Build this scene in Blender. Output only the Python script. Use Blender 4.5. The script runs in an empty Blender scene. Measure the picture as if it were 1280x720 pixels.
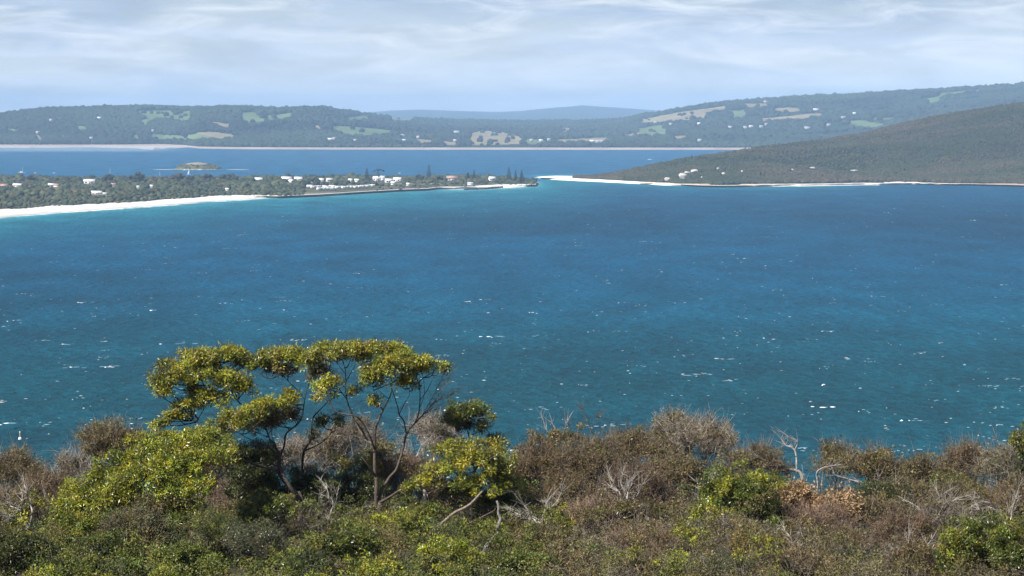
import bpy, math
import numpy as np

R = math.radians
rng = np.random.default_rng(11)
S = bpy.context.scene
COL = S.collection

# ------------------------------------------------------------------ camera
H_CAM, F, PITCH = 100.0, 3600.0, math.atan(218 / 3600)
cam = bpy.data.objects.new('camera', bpy.data.cameras.new('camera'))
COL.objects.link(cam)
cam.location = (0, 0, H_CAM)
cam.rotation_euler = (math.pi / 2 - PITCH, 0, 0)
cam.data.sensor_width = 36
cam.data.lens = F * 36 / 1280
cam.data.clip_start, cam.data.clip_end = 1.0, 120000
S.camera = cam

# ------------------------------------------------------------------ world
SUN_AZ, SUN_EL = math.atan2(-0.64, -0.52), R(48)
w = bpy.data.worlds.new('World'); S.world = w; w.use_nodes = True
wt = w.node_tree; wt.nodes.clear()
def wn(t, **k):
    n = wt.nodes.new(t)
    for a, b in k.items(): setattr(n, a, b)
    return n
sky = wn('ShaderNodeTexSky', sky_type='NISHITA', sun_disc=False, sun_elevation=SUN_EL, sun_rotation=SUN_AZ,
         altitude=50, air_density=1.0, dust_density=0.3, ozone_density=3.0)
bg = wn('ShaderNodeBackground'); bg.inputs['Strength'].default_value = 0.05
wt.links.new(sky.outputs[0], bg.inputs['Color'])
geo = wn('ShaderNodeTexCoord')
def cloud(scale, tilt, detail, lo, hi):
    m = wn('ShaderNodeMapping'); m.inputs['Scale'].default_value = scale; m.inputs['Rotation'].default_value = (0, R(tilt), 0)
    n = wn('ShaderNodeTexNoise'); n.inputs['Scale'].default_value = 1.0; n.inputs['Detail'].default_value = detail
    n.inputs['Roughness'].default_value = 0.58; n.inputs['Distortion'].default_value = 0.6
    r = wn('ShaderNodeMapRange', interpolation_type='SMOOTHSTEP'); r.inputs['From Min'].default_value = lo; r.inputs['From Max'].default_value = hi
    wt.links.new(geo.outputs['Generated'], m.inputs[0]); wt.links.new(m.outputs[0], n.inputs['Vector']); wt.links.new(n.outputs[0], r.inputs[0])
    return r
c1 = cloud((13, 13, 95), -4, 7, 0.38, 0.66)       # broad veils
c2 = cloud((24, 24, 125), 12, 9, 0.42, 0.78)        # small bright wisps
sep = wn('ShaderNodeSeparateXYZ'); wt.links.new(geo.outputs['Generated'], sep.inputs[0])
el = wn('ShaderNodeMapRange', interpolation_type='SMOOTHSTEP'); el.inputs['From Min'].default_value = 0.0; el.inputs['From Max'].default_value = 0.05; wt.links.new(sep.outputs['Z'], el.inputs[0])
ec = wn('ShaderNodeMix', data_type='RGBA'); ec.inputs[6].default_value = (0.58, 0.635, 0.70, 1); ec.inputs[7].default_value = (0.30, 0.37, 0.485, 1); wt.links.new(el.outputs[0], ec.inputs[0])
veil = wn('ShaderNodeBackground'); veil.inputs['Color'].default_value = (0.37, 0.465, 0.62, 1); veil.inputs['Strength'].default_value = 1.0
wisp = wn('ShaderNodeBackground'); wisp.inputs['Color'].default_value = (0.64, 0.67, 0.70, 1); wisp.inputs['Strength'].default_value = 1.0
c3 = cloud((14, 14, 62), -12, 8, 0.38, 0.64)
gm = wn('ShaderNodeMix', data_type='RGBA', blend_type='MULTIPLY'); gm.inputs[7].default_value = (0.76, 0.80, 0.86, 1); wt.links.new(c3.outputs[0], gm.inputs[0]); wt.links.new(ec.outputs[2], gm.inputs[6]); wt.links.new(gm.outputs[2], veil.inputs['Color'])
m1, m2 = wn('ShaderNodeMixShader'), wn('ShaderNodeMixShader')
f1 = wn('ShaderNodeMath', operation='MULTIPLY_ADD'); f1.inputs[1].default_value = 0.30; f1.inputs[2].default_value = 0.65
f2 = wn('ShaderNodeMath', operation='MULTIPLY'); f2.inputs[1].default_value = 0.75
lowf = wn('ShaderNodeMapRange', interpolation_type='SMOOTHSTEP'); lowf.inputs['From Min'].default_value = 0.002; lowf.inputs['From Max'].default_value = 0.024; wt.links.new(sep.outputs['Z'], lowf.inputs[0])
fl = wn('ShaderNodeMath', operation='MULTIPLY'); wt.links.new(c2.outputs[0], fl.inputs[0]); wt.links.new(lowf.outputs[0], fl.inputs[1])
wt.links.new(c1.outputs[0], f1.inputs[0]); wt.links.new(fl.outputs[0], f2.inputs[0])
hi_ = wn('ShaderNodeMapRange', interpolation_type='SMOOTHSTEP'); hi_.inputs['From Min'].default_value = 0.06; hi_.inputs['From Max'].default_value = 0.35; hi_.inputs['To Min'].default_value = 1.0; hi_.inputs['To Max'].default_value = 0.10; wt.links.new(sep.outputs['Z'], hi_.inputs[0])
fh = wn('ShaderNodeMath', operation='MULTIPLY'); wt.links.new(f1.outputs[0], fh.inputs[0]); wt.links.new(hi_.outputs[0], fh.inputs[1])
fm = wn('ShaderNodeMath', operation='MULTIPLY'); wt.links.new(f2.outputs[0], fm.inputs[0]); wt.links.new(hi_.outputs[0], fm.inputs[1]); f2 = fm
wt.links.new(fh.outputs[0], m1.inputs[0]); wt.links.new(bg.outputs[0], m1.inputs[1]); wt.links.new(veil.outputs[0], m1.inputs[2])
wt.links.new(f2.outputs[0], m2.inputs[0]); wt.links.new(m1.outputs[0], m2.inputs[1]); wt.links.new(wisp.outputs[0], m2.inputs[2])
wt.links.new(m2.outputs[0], wn('ShaderNodeOutputWorld').inputs[0])

sl = bpy.data.lights.new('sun', 'SUN'); sl.energy = 5.0; sl.angle = R(0.5); sl.color = (1.0, 0.95, 0.87)
so = bpy.data.objects.new('sun', sl); COL.objects.link(so); so.location = (-40, -20, 160)
so.rotation_euler = (math.pi / 2 - SUN_EL, 0, math.pi - SUN_AZ)   # lamp shines along -Z
SUN_VEC = np.array([math.sin(SUN_AZ) * math.cos(SUN_EL), math.cos(SUN_AZ) * math.cos(SUN_EL), math.sin(SUN_EL)])
from mathutils import Vector
so.rotation_euler = Vector(SUN_VEC).to_track_quat('Z', 'Y').to_euler()

vs = S.view_settings
vs.view_transform, vs.look, vs.exposure, vs.gamma, vs.use_curve_mapping = 'Standard', 'None', 0.78, 1.0, False
S.cycles.use_denoising = True; S.cycles.denoising_input_passes = 'RGB_ALBEDO_NORMAL'; S.cycles.denoising_prefilter = 'ACCURATE'
S.cycles.max_bounces = 6; S.cycles.diffuse_bounces = 3; S.cycles.glossy_bounces = 2; S.cycles.transmission_bounces = 2; S.cycles.volume_bounces = 0
S.cycles.caustics_reflective = S.cycles.caustics_refractive = False

# ------------------------------------------------------------------ helpers
cp, sp = math.cos(PITCH), math.sin(PITCH)
def ray(px, py):
    x = (np.asarray(px, float) - 640) / F; y = -(np.asarray(py, float) - 360) / F
    return np.stack([x, cp + y * sp, -sp + y * cp + 0 * x], -1)
def at(px, py, Y):                       # the place seen at a pixel of the 1280 x 720 photograph, Y metres away
    d = ray(px, py); t = (np.asarray(Y, float) / d[..., 1])[..., None]
    return d * t + np.array([0, 0, H_CAM])
def onz(px, py, z=0.0):                  # where that line of sight meets the level z
    d = ray(px, py); t = ((z - H_CAM) / d[..., 2])[..., None]
    return d * t + np.array([0, 0, H_CAM])
def py_of(Y, z): return 142 + (H_CAM - z) / Y * F

def vnoise(x, y, seed=0):
    x = np.asarray(x, float); y = np.asarray(y, float)
    xi, yi = np.floor(x).astype(np.int64), np.floor(y).astype(np.int64); u, v = x - xi, y - yi
    u, v = u * u * (3 - 2 * u), v * v * (3 - 2 * v)
    def h(a, b):
        n = (a * 374761393 + b * 668265263 + seed * 982451653) & 0xffffffff
        n = ((n ^ (n >> 13)) * 1274126177) & 0xffffffff
        return ((n ^ (n >> 16)) & 0xffff) / 65535.0
    return (h(xi, yi) * (1 - u) + h(xi + 1, yi) * u) * (1 - v) + (h(xi, yi + 1) * (1 - u) + h(xi + 1, yi + 1) * u) * v
def fbm(x, y, seed=0, o=4):
    s, a, t = 0, 0.5, 0
    for k in range(o):
        s = s + a * vnoise(x * 2 ** k, y * 2 ** k, seed + k); t += a; a *= 0.5
    return s / t
def smooth(t): t = np.clip(t, 0, 1); return t * t * (3 - 2 * t)
def interp(pts, x):
    p = np.array(pts, float); return np.interp(x, p[:, 0], p[:, 1])
def inside(poly, x, y):
    r = np.zeros(np.shape(x), bool); n = len(poly)
    for i in range(n):
        (x0, y0), (x1, y1) = poly[i], poly[(i + 1) % n]
        if y0 == y1: continue
        c = ((y0 > y) != (y1 > y)) & (x < (x1 - x0) * (y - y0) / (y1 - y0) + x0); r ^= c
    return r

class MB:
    """collects vertices, faces and per-vertex colours; build() links them as one mesh object"""
    def __init__(s): s.V, s.F, s.C, s.n = [], [], [], 0
    def add(s, V, faces, col=None):
        V = np.asarray(V, float).reshape(-1, 3)
        for f in faces: s.F.append(np.asarray(f, np.int64) + s.n)
        s.V.append(V); s.n += len(V)
        c = np.ones((len(V), 3)) * 0.5 if col is None else np.broadcast_to(np.asarray(col, float), (len(V), 3))
        s.C.append(c)
    def build(s, name, mat, parent=None, loc=(0, 0, 0), smooth_shade=False):
        me = bpy.data.meshes.new(name)
        V = np.concatenate(s.V) - np.asarray(loc, float)
        lv = np.concatenate([f.ravel() for f in s.F])
        cnt = np.concatenate([np.full(len(f), f.shape[1]) for f in s.F])
        me.vertices.add(len(V)); me.vertices.foreach_set('co', V.ravel().astype(np.float32))
        me.loops.add(len(lv)); me.loops.foreach_set('vertex_index', lv.astype(np.int32))
        me.polygons.add(len(cnt))
        me.polygons.foreach_set('loop_start', (np.cumsum(cnt) - cnt).astype(np.int32))
        me.polygons.foreach_set('loop_total', cnt.astype(np.int32))
        if smooth_shade: me.polygons.foreach_set('use_smooth', np.ones(len(cnt), bool))
        a = me.attributes.new('col', 'FLOAT_COLOR', 'POINT')
        c = np.concatenate(s.C); a.data.foreach_set('color', np.c_[c, np.ones(len(c))].ravel().astype(np.float32))
        me.update(calc_edges=True); me.validate()
        me.materials.append(mat)
        o = bpy.data.objects.new(name, me); COL.objects.link(o)
        if parent is not None: o.parent = parent
        else: o.location = loc
        return o
    # --- shapes
    def box(s, c, h, rz=0, col=None):
        c = np.asarray(c, float); v = np.array([[x, y, z] for z in (-1, 1) for y in (-1, 1) for x in (-1, 1)], float) * h
        ca, sa = math.cos(rz), math.sin(rz)
        v = np.c_[v[:, 0] * ca - v[:, 1] * sa, v[:, 0] * sa + v[:, 1] * ca, v[:, 2]] + c
        s.add(v, [[[0, 2, 3, 1], [4, 5, 7, 6], [0, 1, 5, 4], [2, 6, 7, 3], [0, 4, 6, 2], [1, 3, 7, 5]]], col)
    def tube(s, pts, rad, sides=6, col=None, wob=0.0, sub=5):
        """tapered limb through the points (Catmull-Rom), with knobbly radius"""
        p = np.asarray(pts, float); rad = np.asarray(rad, float)
        if np.ndim(rad) == 0: rad = np.full(len(p), rad)
        if len(rad) == 2 and len(p) > 2: rad = np.linspace(rad[0], rad[1], len(p))
        q = np.vstack([2 * p[0] - p[1], p, 2 * p[-1] - p[-2]]); out, ro = [], []
        for i in range(len(p) - 1):
            a, b, c, d = q[i:i + 4]
            for t in np.arange(sub) / sub:
                out.append(0.5 * (2 * b + (c - a) * t + (2 * a - 5 * b + 4 * c - d) * t * t + (3 * b - a - 3 * c + d) * t ** 3)); ro.append(rad[i] * (1 - t) + rad[i + 1] * t)
        out.append(p[-1]); ro.append(rad[-1]); P = np.array(out); r = np.array(ro)
        if wob:
            k = max(3, len(P) // 4); g = np.linspace(0, 1, len(P)); w0 = np.sin(np.pi * g)[:, None]
            P = P + w0 * np.stack([np.interp(g, np.linspace(0, 1, k), rng.normal(0, 1, k)) for _ in range(3)], 1) * wob * 1.3 * r[:, None]; r = r * np.interp(g, np.linspace(0, 1, k), rng.uniform(0.86, 1.16, k))
        T = np.gradient(P, axis=0); T /= np.linalg.norm(T, axis=1)[:, None] + 1e-9
        up = np.where(np.abs(T[:, [2]]) > 0.9, [[1, 0, 0]], [[0, 0, 1]]).astype(float); up = np.tile(up.mean(0), (len(P), 1)) if np.ptp(up) else up
        up = np.where(np.abs(T[:, [2]]).mean() > 0.75, [[0.9, 0.43, 0]], [[0.1, 0.1, 0.98]]) * np.ones((len(P), 1))
        A = np.cross(T, up); A /= np.linalg.norm(A, axis=1)[:, None] + 1e-9; B = np.cross(T, A)
        th = np.arange(sides) * 2 * math.pi / sides
        V = P[:, None] + r[:, None, None] * (A[:, None] * np.cos(th)[None, :, None] + B[:, None] * np.sin(th)[None, :, None])
        n = len(P); i = np.arange(n - 1)[:, None] * sides; k = np.arange(sides)[None]; k2 = (k + 1) % sides
        f = np.stack([i + k, i + k2, i + sides + k2, i + sides + k], -1).reshape(-1, 4)
        s.add(V.reshape(-1, 3), [f, [list(range(sides))[::-1]], [[(n - 1) * sides + j for j in range(sides)]]], col)
    def twigs(s, P0, P1, P2, r0, r1, col, seg=3):
        """many thin three-sided curved twigs at once"""
        N = len(P0)
        if N == 0: return
        t = np.linspace(0, 1, seg + 1)[None, :, None]
        P = P0[:, None] * (1 - t) ** 2 + 2 * P1[:, None] * t * (1 - t) + P2[:, None] * t * t
        D = P2 - P0; D /= np.linalg.norm(D, axis=1)[:, None] + 1e-9
        u = rng.normal(0, 1, (N, 3)); A = np.cross(D, u); A /= np.linalg.norm(A, axis=1)[:, None] + 1e-9; B = np.cross(D, A)
        r = (np.asarray(r0).reshape(-1, 1) * (1 - t[..., 0]) + np.asarray(r1).reshape(-1, 1) * t[..., 0])[:, :, None, None]
        th = np.arange(3) * 2 * math.pi / 3
        V = P[:, :, None] + r * (A[:, None, None] * np.cos(th)[None, None, :, None] + B[:, None, None] * np.sin(th)[None, None, :, None])
        base = (np.arange(N) * (seg + 1) * 3)[:, None, None]; i = (np.arange(seg) * 3)[None, :, None]; k = np.arange(3)[None, None]; k2 = (k + 1) % 3
        f = np.stack([base + i + k, base + i + k2, base + i + 3 + k2, base + i + 3 + k], -1).reshape(-1, 4)
        c = np.repeat(np.broadcast_to(col, (N, 3)), (seg + 1) * 3, 0)
        s.add(V.reshape(-1, 3), [f], c)
    def leaves(s, P, D, length, width, col, face=None):
        """folded lozenge leaves from P along D"""
        N = len(P)
        if N == 0: return
        D = D / (np.linalg.norm(D, axis=1)[:, None] + 1e-9)
        u = rng.normal(0, 1, (N, 3)) if face is None else face + rng.normal(0, 0.45, (N, 3)); A = np.cross(D, u); A /= np.linalg.norm(A, axis=1)[:, None] + 1e-9; B = np.cross(D, A)
        L = np.broadcast_to(length, (N,))[:, None]; W = np.broadcast_to(width, (N,))[:, None]
        m = P + D * L * 0.45 + B * W * 0.35
        V = np.stack([P, m + A * W * 0.5, P + D * L, m - A * W * 0.5], 1).reshape(-1, 3)
        s.add(V, [np.arange(N * 4).reshape(N, 4)], np.repeat(col, 4, 0))
    def blobs(s, P, sc, col, tmpl, jit=0.18):
        """copies of a small irregular crown shape: sc is (N,3)"""
        tv, tf = tmpl; N, n = len(P), len(tv)
        a = rng.uniform(0, 2 * math.pi, N); ca, sa = np.cos(a)[:, None], np.sin(a)[:, None]
        v = tv[None] * (1 + rng.uniform(-jit, jit, (N, n, 1)))
        x = v[..., 0] * ca - v[..., 1] * sa; y = v[..., 0] * sa + v[..., 1] * ca
        V = np.stack([x, y, v[..., 2]], -1) * sc[:, None] + P[:, None]
        f = (tf[None] + (np.arange(N) * n)[:, None, None]).reshape(-1, 3)
        s.add(V.reshape(-1, 3), [f], np.repeat(col, n, 0))
    def grid(s, G, col=None):
        """G (rows, cols, 3)"""
        r, c = G.shape[:2]; i = np.arange(r - 1)[:, None] * c; j = np.arange(c - 1)[None]
        s.add(G.reshape(-1, 3), [np.stack([i + j, i + j + 1, i + c + j + 1, i + c + j], -1).reshape(-1, 4)], None if col is None else np.asarray(col).reshape(-1, 3))

def ico(sub):
    import bmesh
    b = bmesh.new(); bmesh.ops.create_icosphere(b, subdivisions=sub, radius=1); b.verts.ensure_lookup_table()
    v = np.array([x.co[:] for x in b.verts]); f = np.array([[q.index for q in p.verts] for p in b.faces]); b.free(); return v, f
ICO1, ICO2, ICO3 = ico(1), ico(2), ico(3)

def tag(o, label=None, cat=None, group=None, kind=None):
    if label: o['label'] = label
    if cat: o['category'] = cat
    if group: o['group'] = group
    if kind: o['kind'] = kind
    return o
def thing(name, label, cat, loc, group=None):
    o = bpy.data.objects.new(name, None); COL.objects.link(o); o.location = loc; o.empty_display_size = 0.2
    return tag(o, label, cat, group)

# ------------------------------------------------------------------ materials
def mat(name):
    m = bpy.data.materials.new(name); m.use_nodes = True; nt = m.node_tree
    return m, nt, nt.nodes['Principled BSDF'], nt.nodes['Material Output']
def node(nt, t, ins=None, **k):
    n = nt.nodes.new(t)
    for a, b in k.items(): setattr(n, a, b)
    for a, b in (ins or {}).items():
        if isinstance(b, bpy.types.NodeSocket): nt.links.new(b, n.inputs[a])
        else: n.inputs[a].default_value = b
    return n
def attr(nt): return node(nt, 'ShaderNodeAttribute', attribute_name='col').outputs['Color']
def mottled(name, scale=1.0, lo=0.75, hi=1.25, rough=0.9, base=None, bump=0.0, detail=4, spec=0.2):
    """the vertex colour (or a base colour) mottled by noise in world metres"""
    m, nt, b, out = mat(name)
    pos = node(nt, 'ShaderNodeNewGeometry').outputs['Position']
    nz = node(nt, 'ShaderNodeTexNoise', {'Vector': pos, 'Scale': scale, 'Detail': detail, 'Roughness': 0.6})
    mr = node(nt, 'ShaderNodeMapRange', {'Value': nz.outputs[0], 'From Min': 0.3, 'From Max': 0.7, 'To Min': lo, 'To Max': hi})
    c = attr(nt) if base is None else node(nt, 'ShaderNodeRGB').outputs[0]
    if base is not None: c.default_value = (*base, 1)
    mx = node(nt, 'ShaderNodeVectorMath', {0: c, 1: mr.outputs[0]}, operation='MULTIPLY')
    nt.links.new(mx.outputs[0], b.inputs['Base Color']); b.inputs['Roughness'].default_value = rough; b.inputs['Specular IOR Level'].default_value = spec
    if bump:
        bp = node(nt, 'ShaderNodeBump', {'Height': nz.outputs[0], 'Strength': 1.0, 'Distance': bump}); nt.links.new(bp.outputs[0], b.inputs['Normal'])
    return m
def leaf_material(name, rough=0.38, trans=0.2, spec=0.5):
    m, nt, b, out = mat(name); c = attr(nt)
    nt.links.new(c, b.inputs['Base Color']); b.inputs['Roughness'].default_value = rough; b.inputs['Specular IOR Level'].default_value = spec
    tc = node(nt, 'ShaderNodeVectorMath', {0: c, 1: (1.25, 1.3, 0.6)}, operation='MULTIPLY')
    tr = node(nt, 'ShaderNodeBsdfTranslucent', {'Color': tc.outputs[0]})
    mx = node(nt, 'ShaderNodeMixShader', {0: trans, 1: b.outputs[0], 2: tr.outputs[0]}); nt.links.new(mx.outputs[0], out.inputs[0])
    return m
M = dict(
    leaf=leaf_material('glossy_leaf'), dull_leaf=leaf_material('dull_leaf', 0.6, 0.2, 0.3),
    bark=mottled('bark', 14, 0.6, 1.4, 0.9, bump=0.01), twig=mottled('twig', 5, 0.75, 1.25, 0.85),
    soil=mottled('soil', 2.5, 0.6, 1.4, 1.0, bump=0.05), bush=mottled('far_foliage', 0.25, 0.75, 1.3, 0.95, spec=0.05),
    land=mottled('land', 0.01, 0.8, 1.2, 1.0, spec=0.0), sand=mottled('sand', 0.03, 0.92, 1.06, 0.95, spec=0.1),
    rock=mottled('rock', 0.4, 0.7, 1.25, 0.9, bump=0.3), wall=mottled('painted_wall', 0.5, 0.94, 1.04, 0.7), roof=mottled('roof_sheet', 0.4, 0.92, 1.06, 0.5),
    paint=mottled('boat_paint', 0.5, 0.96, 1.03, 0.35, spec=0.5), foam=mottled('sea_foam', 0.6, 0.8, 1.1, 0.9),
)

# ------------------------------------------------------------------ sea
def shore_front(px):   # water's edge on the near side of the sand spit
    return interp([(-200, 292), (-60, 279), (0, 272), (60, 266.5), (120, 262.5), (200, 257), (260, 252), (300, 249.5), (345, 246.5), (400, 244.2), (440, 241.5), (500, 238), (545, 236.3), (575, 236.8), (610, 236), (640, 234.8), (662, 233), (672, 231.5)], px)
HEAD_SHORE = [(668, 221.6), (690, 224.6), (715, 226), (760, 228), (800, 230), (830, 231.6), (900, 233.4), (980, 233), (1060, 231.8), (1140, 230.6), (1210, 230.6), (1280, 232), (1450, 236), (1700, 240)]
def build_sea():
    ys = np.concatenate([[-3000, 0, 150], np.geomspace(300, 9500, 240), [12000, 20000, 28500]])
    us = np.concatenate([[-1.3, -1.0, -0.7, -0.4], np.linspace(-0.3, 0.3, 161), [0.4, 0.7, 1.0, 1.3]])
    Y, U = np.meshgrid(ys, us, indexing='ij')
    X = U * np.maximum(Y, 3000) * np.where(np.abs(U) > 0.31, 1, np.maximum(Y, 300) / np.maximum(Y, 3000))
    G = np.stack([X, Y, 0 * X], -1)
    px = 640 + X / np.maximum(Y, 100) * F; py = 142 + H_CAM * F / np.maximum(Y, 100)
    deep = np.array([0.001, 0.052, 0.112]); teal = np.array([0.001, 0.063, 0.092]); harb = np.array([0.012, 0.082, 0.165]); turq = np.array([0.012, 0.150, 0.190]); pale = np.array([0.16, 0.36, 0.40])
    C = deep + (teal - deep) * smooth((py - 300) / 200)[..., None]
    C = C * (1 - 0.32 * smooth((fbm(X / 420, Y / 900, 3) - 0.45) / 0.2) * smooth((py - 235) / 40))[..., None]
    C = np.where((py < 226)[..., None], harb, C)
    sf = shore_front(px); d = py - sf                       # depth of water grows with distance off the spit
    n = (fbm(px / 60, py / 9, 8) - 0.5) * 16
    k = np.exp(-np.maximum(d + n * np.minimum(1, np.maximum(d, 0) / 8), 0) / 15.0) * smooth((800 - px) / 160) * (py > 227)
    C = C + (turq - C) * (k * 0.95)[..., None]
    k = np.exp(-np.maximum(d, 0) / 1.3) * (px < 680) * (py > 227); C = C + (pale - C) * (k * 0.6)[..., None]
    hs = interp(HEAD_SHORE, px); d = py - hs
    k = np.exp(-np.maximum(d, 0) / 4) * (px > 675) * smooth((1150 - px) / 150) * (py > 222); C = C + (turq - C) * (k * 0.7)[..., None]
    k = np.exp(-((px - 705) / 40) ** 2 - ((py - 220) / 2.2) ** 2); C = C + (turq * 1.3 - C) * (k * 0.9)[..., None]      # shoal round the bar
    k = smooth((215 - px) / 90 + 0.4) * smooth((190.8 - py) / 3.5) * (py < 192); C = C + (np.array([0.16, 0.24, 0.30]) - C) * (k * 0.8)[..., None]
    mb = MB(); mb.grid(G, C)
    m, nt, b, out = mat('sea_water'); nt.nodes.remove(b)
    pos = node(nt, 'ShaderNodeNewGeometry').outputs['Position']
    mp = node(nt, 'ShaderNodeMapping', {'Vector': pos, 'Rotation': (0, 0, R(18)), 'Scale': (0.21, 0.11, 1)})
    n1 = node(nt, 'ShaderNodeTexNoise', {'Vector': mp.outputs[0], 'Scale': 1.0, 'Detail': 5.0, 'Roughness': 0.62, 'Distortion': 0.3})
    mp2 = node(nt, 'ShaderNodeMapping', {'Vector': pos, 'Rotation': (0, 0, R(-6)), 'Scale': (0.022, 0.009, 1)})
    n2 = node(nt, 'ShaderNodeTexNoise', {'Vector': mp2.outputs[0], 'Scale': 1.0, 'Detail': 5.0, 'Roughness': 0.6})
    h = node(nt, 'ShaderNodeMath', {0: n2.outputs[0], 1: 3.0, 2: n1.outputs[0]}, operation='MULTIPLY_ADD')
    bp = node(nt, 'ShaderNodeBump', {'Height': h.outputs[0], 'Strength': 1.0, 'Distance': 2.2})
    # noise puts wind patches and the light and dark of ripples into the colour
    w1 = node(nt, 'ShaderNodeMapRange', {'Value': n1.outputs[0], 'From Min': 0.3, 'From Max': 0.7, 'To Min': 0.58, 'To Max': 1.46})
    w2 = node(nt, 'ShaderNodeMapRange', {'Value': n2.outputs[0], 'From Min': 0.3, 'From Max': 0.7, 'To Min': 0.72, 'To Max': 1.28})
    ww = node(nt, 'ShaderNodeMath', {0: w1.outputs[0], 1: w2.outputs[0]}, operation='MULTIPLY')
    cc = node(nt, 'ShaderNodeVectorMath', {0: attr(nt), 1: ww.outputs[0]}, operation='MULTIPLY')
    df = node(nt, 'ShaderNodeBsdfDiffuse', {'Color': cc.outputs[0], 'Normal': bp.outputs[0]})
    gl = node(nt, 'ShaderNodeBsdfGlossy', {'Color': (1, 1, 1, 1), 'Roughness': 0.38, 'Normal': bp.outputs[0]})
    mx = node(nt, 'ShaderNodeMixShader', {0: 0.045, 1: df.outputs[0], 2: gl.outputs[0]}); nt.links.new(mx.outputs[0], out.inputs[0])
    tag(mb.build('sea', m), kind='structure')
build_sea()

# whitecaps: breaking crests and thin streaks of foam
def build_foam():
    mb = MB(); N = 330
    py = rng.uniform(252, 600, N) ** 1.0; px = rng.uniform(-120, 1400, N)
    ok = (py > shore_front(px) + 5) | (px > 690); ok &= ~((px > 680) & (py < 246)); px, py = px[ok], py[ok]
    c = onz(px, py)
    for p, yy in zip(c, py):
        size = rng.choice([0.35, 0.6, 0.9, 1.15], p=[0.55, 0.33, 0.10, 0.02]); size *= 0.85; k = rng.integers(1, 4) if size > 0.5 else 1
        q = p + np.c_[rng.normal(0, 2.6 * size, k), rng.normal(0, 2.5, k), np.zeros(k)]
        sc = np.c_[rng.uniform(0.4, 1.3, k) * size, rng.uniform(0.4, 0.9, k), rng.uniform(0.10, 0.30, k) * (0.5 + size * 0.5)]
        g = rng.choice([0.22, 0.38, 0.62, 0.8], p=[0.3, 0.3, 0.25, 0.15])
        mb.blobs(q + [0, 0, 0.05], sc, np.tile([g, g, g], (k, 1)), ICO2, 0.35)
        if rng.random() < 0.5:
            k = 3; q = p + np.c_[rng.normal(3, 4 * size, k), rng.normal(2, 3, k), np.full(k, 0.03)]
            mb.blobs(q, np.c_[rng.uniform(1.0, 2.2, k) * size, rng.uniform(0.6, 1.2, k), np.full(k, 0.04)], np.tile([0.20, 0.33, 0.40], (k, 1)), ICO2, 0.4)
    N = 800                                                          # small faint specks
    py = rng.uniform(246, 600, N); px = rng.uniform(-120, 1400, N); ok = ((py > shore_front(px) + 4) | (px > 690)) & ~((px > 680) & (py < 240)); c = onz(px[ok], py[ok]); n = len(c)
    mb.blobs(c, np.c_[rng.uniform(0.25, 1.3, n) * np.interp(c[:, 1], [800, 2600], [0.55, 1.2]), rng.uniform(0.3, 0.9, n), rng.uniform(0.06, 0.2, n)], np.array([0.85, 1.0, 1.05]) * rng.uniform(0.12, 0.62, (n, 1)), ICO1, 0.3)
    N = 60                                                            # wash along the beach of the spit
    px = rng.uniform(-60, 335, 140); c = onz(px, shore_front(px) + rng.uniform(0.1, 0.9, 140)); n = len(c)
    mb.blobs(c, np.c_[rng.uniform(3, 9, n), rng.uniform(1, 3, n), np.full(n, 0.12)], np.full((n, 3), 0.7), ICO2, 0.3)
    tag(mb.build('sea_foam', M['foam'], smooth_shade=True), 'white foam of whitecaps scattered over the blue bay', 'foam', kind='stuff')
build_foam()

# ------------------------------------------------------------------ far shore
FAR_SIL = [(-200, 151), (-60, 147), (0, 144.5), (50, 138.5), (100, 136), (170, 135.5), (240, 136), (300, 135), (345, 137), (380, 134), (400, 135), (440, 141), (470, 145.5), (500, 148.5), (560, 151.5), (640, 152.5), (720, 152.5), (770, 151.5), (790, 148.5), (800, 146), (840, 139.5), (880, 132.5), (900, 130), (940, 127), (1000, 122.5), (1060, 120.5), (1120, 116.5), (1200, 112.5), (1280, 106.5), (1500, 98)]
FAR_Y = [(-200, 10500), (400, 10800), (480, 12500), (560, 14000), (740, 14000), (800, 12500), (860, 11500), (1500, 11500)]
FAR_SHORE = [(-250, 182.6), (150, 182.8), (205, 182.0), (232, 183.4), (250, 185.4), (300, 186.2), (420, 186.7), (1500, 187.2)]
FPX = np.arange(-200, 1500.1, 2.5); FT = np.concatenate([np.linspace(0, 1, 130), [1.03, 1.08, 1.15, 1.3, 1.6]])
def far_terrain():
    px, t = np.meshgrid(FPX, FT); t = t.copy()
    Y0 = F * H_CAM / (interp(FAR_SHORE, FPX) - 142) + 260; Yr = interp(FAR_Y, FPX)
    zr = H_CAM + (142 - interp(FAR_SIL, FPX)) / F * Yr
    Y = Y0 + (Yr - Y0) * t; X = (px - 640) / F * Y
    tt = np.minimum(t, 1)
    s = np.where(px < 480, 0.55 * tt + 0.45 * smooth(tt), 0.35 * tt + 0.65 * smooth(tt * 1.02))
    s = s * smooth((tt - 0.015) / 0.1)
    z = 3 + (zr - 3) * s
    z = z + (fbm(X / 650, Y / 600, 21) - 0.5) * 95 * np.clip(3.0 * tt * (1 - tt), 0, 1) * np.clip(zr / 110, 0.3, 1) + (fbm(X / 240, Y / 240, 5) - 0.5) * 10 * smooth(tt * 4) * (1 - 0.6 * tt)
    z = np.where(t > 1, z - (t - 1) * 180, z)
    return px, t, X, Y, np.maximum(z, 2.5)
fpx, ft, fX, fY, fZ = far_terrain()
fPY = py_of(fY, fZ)
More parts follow.
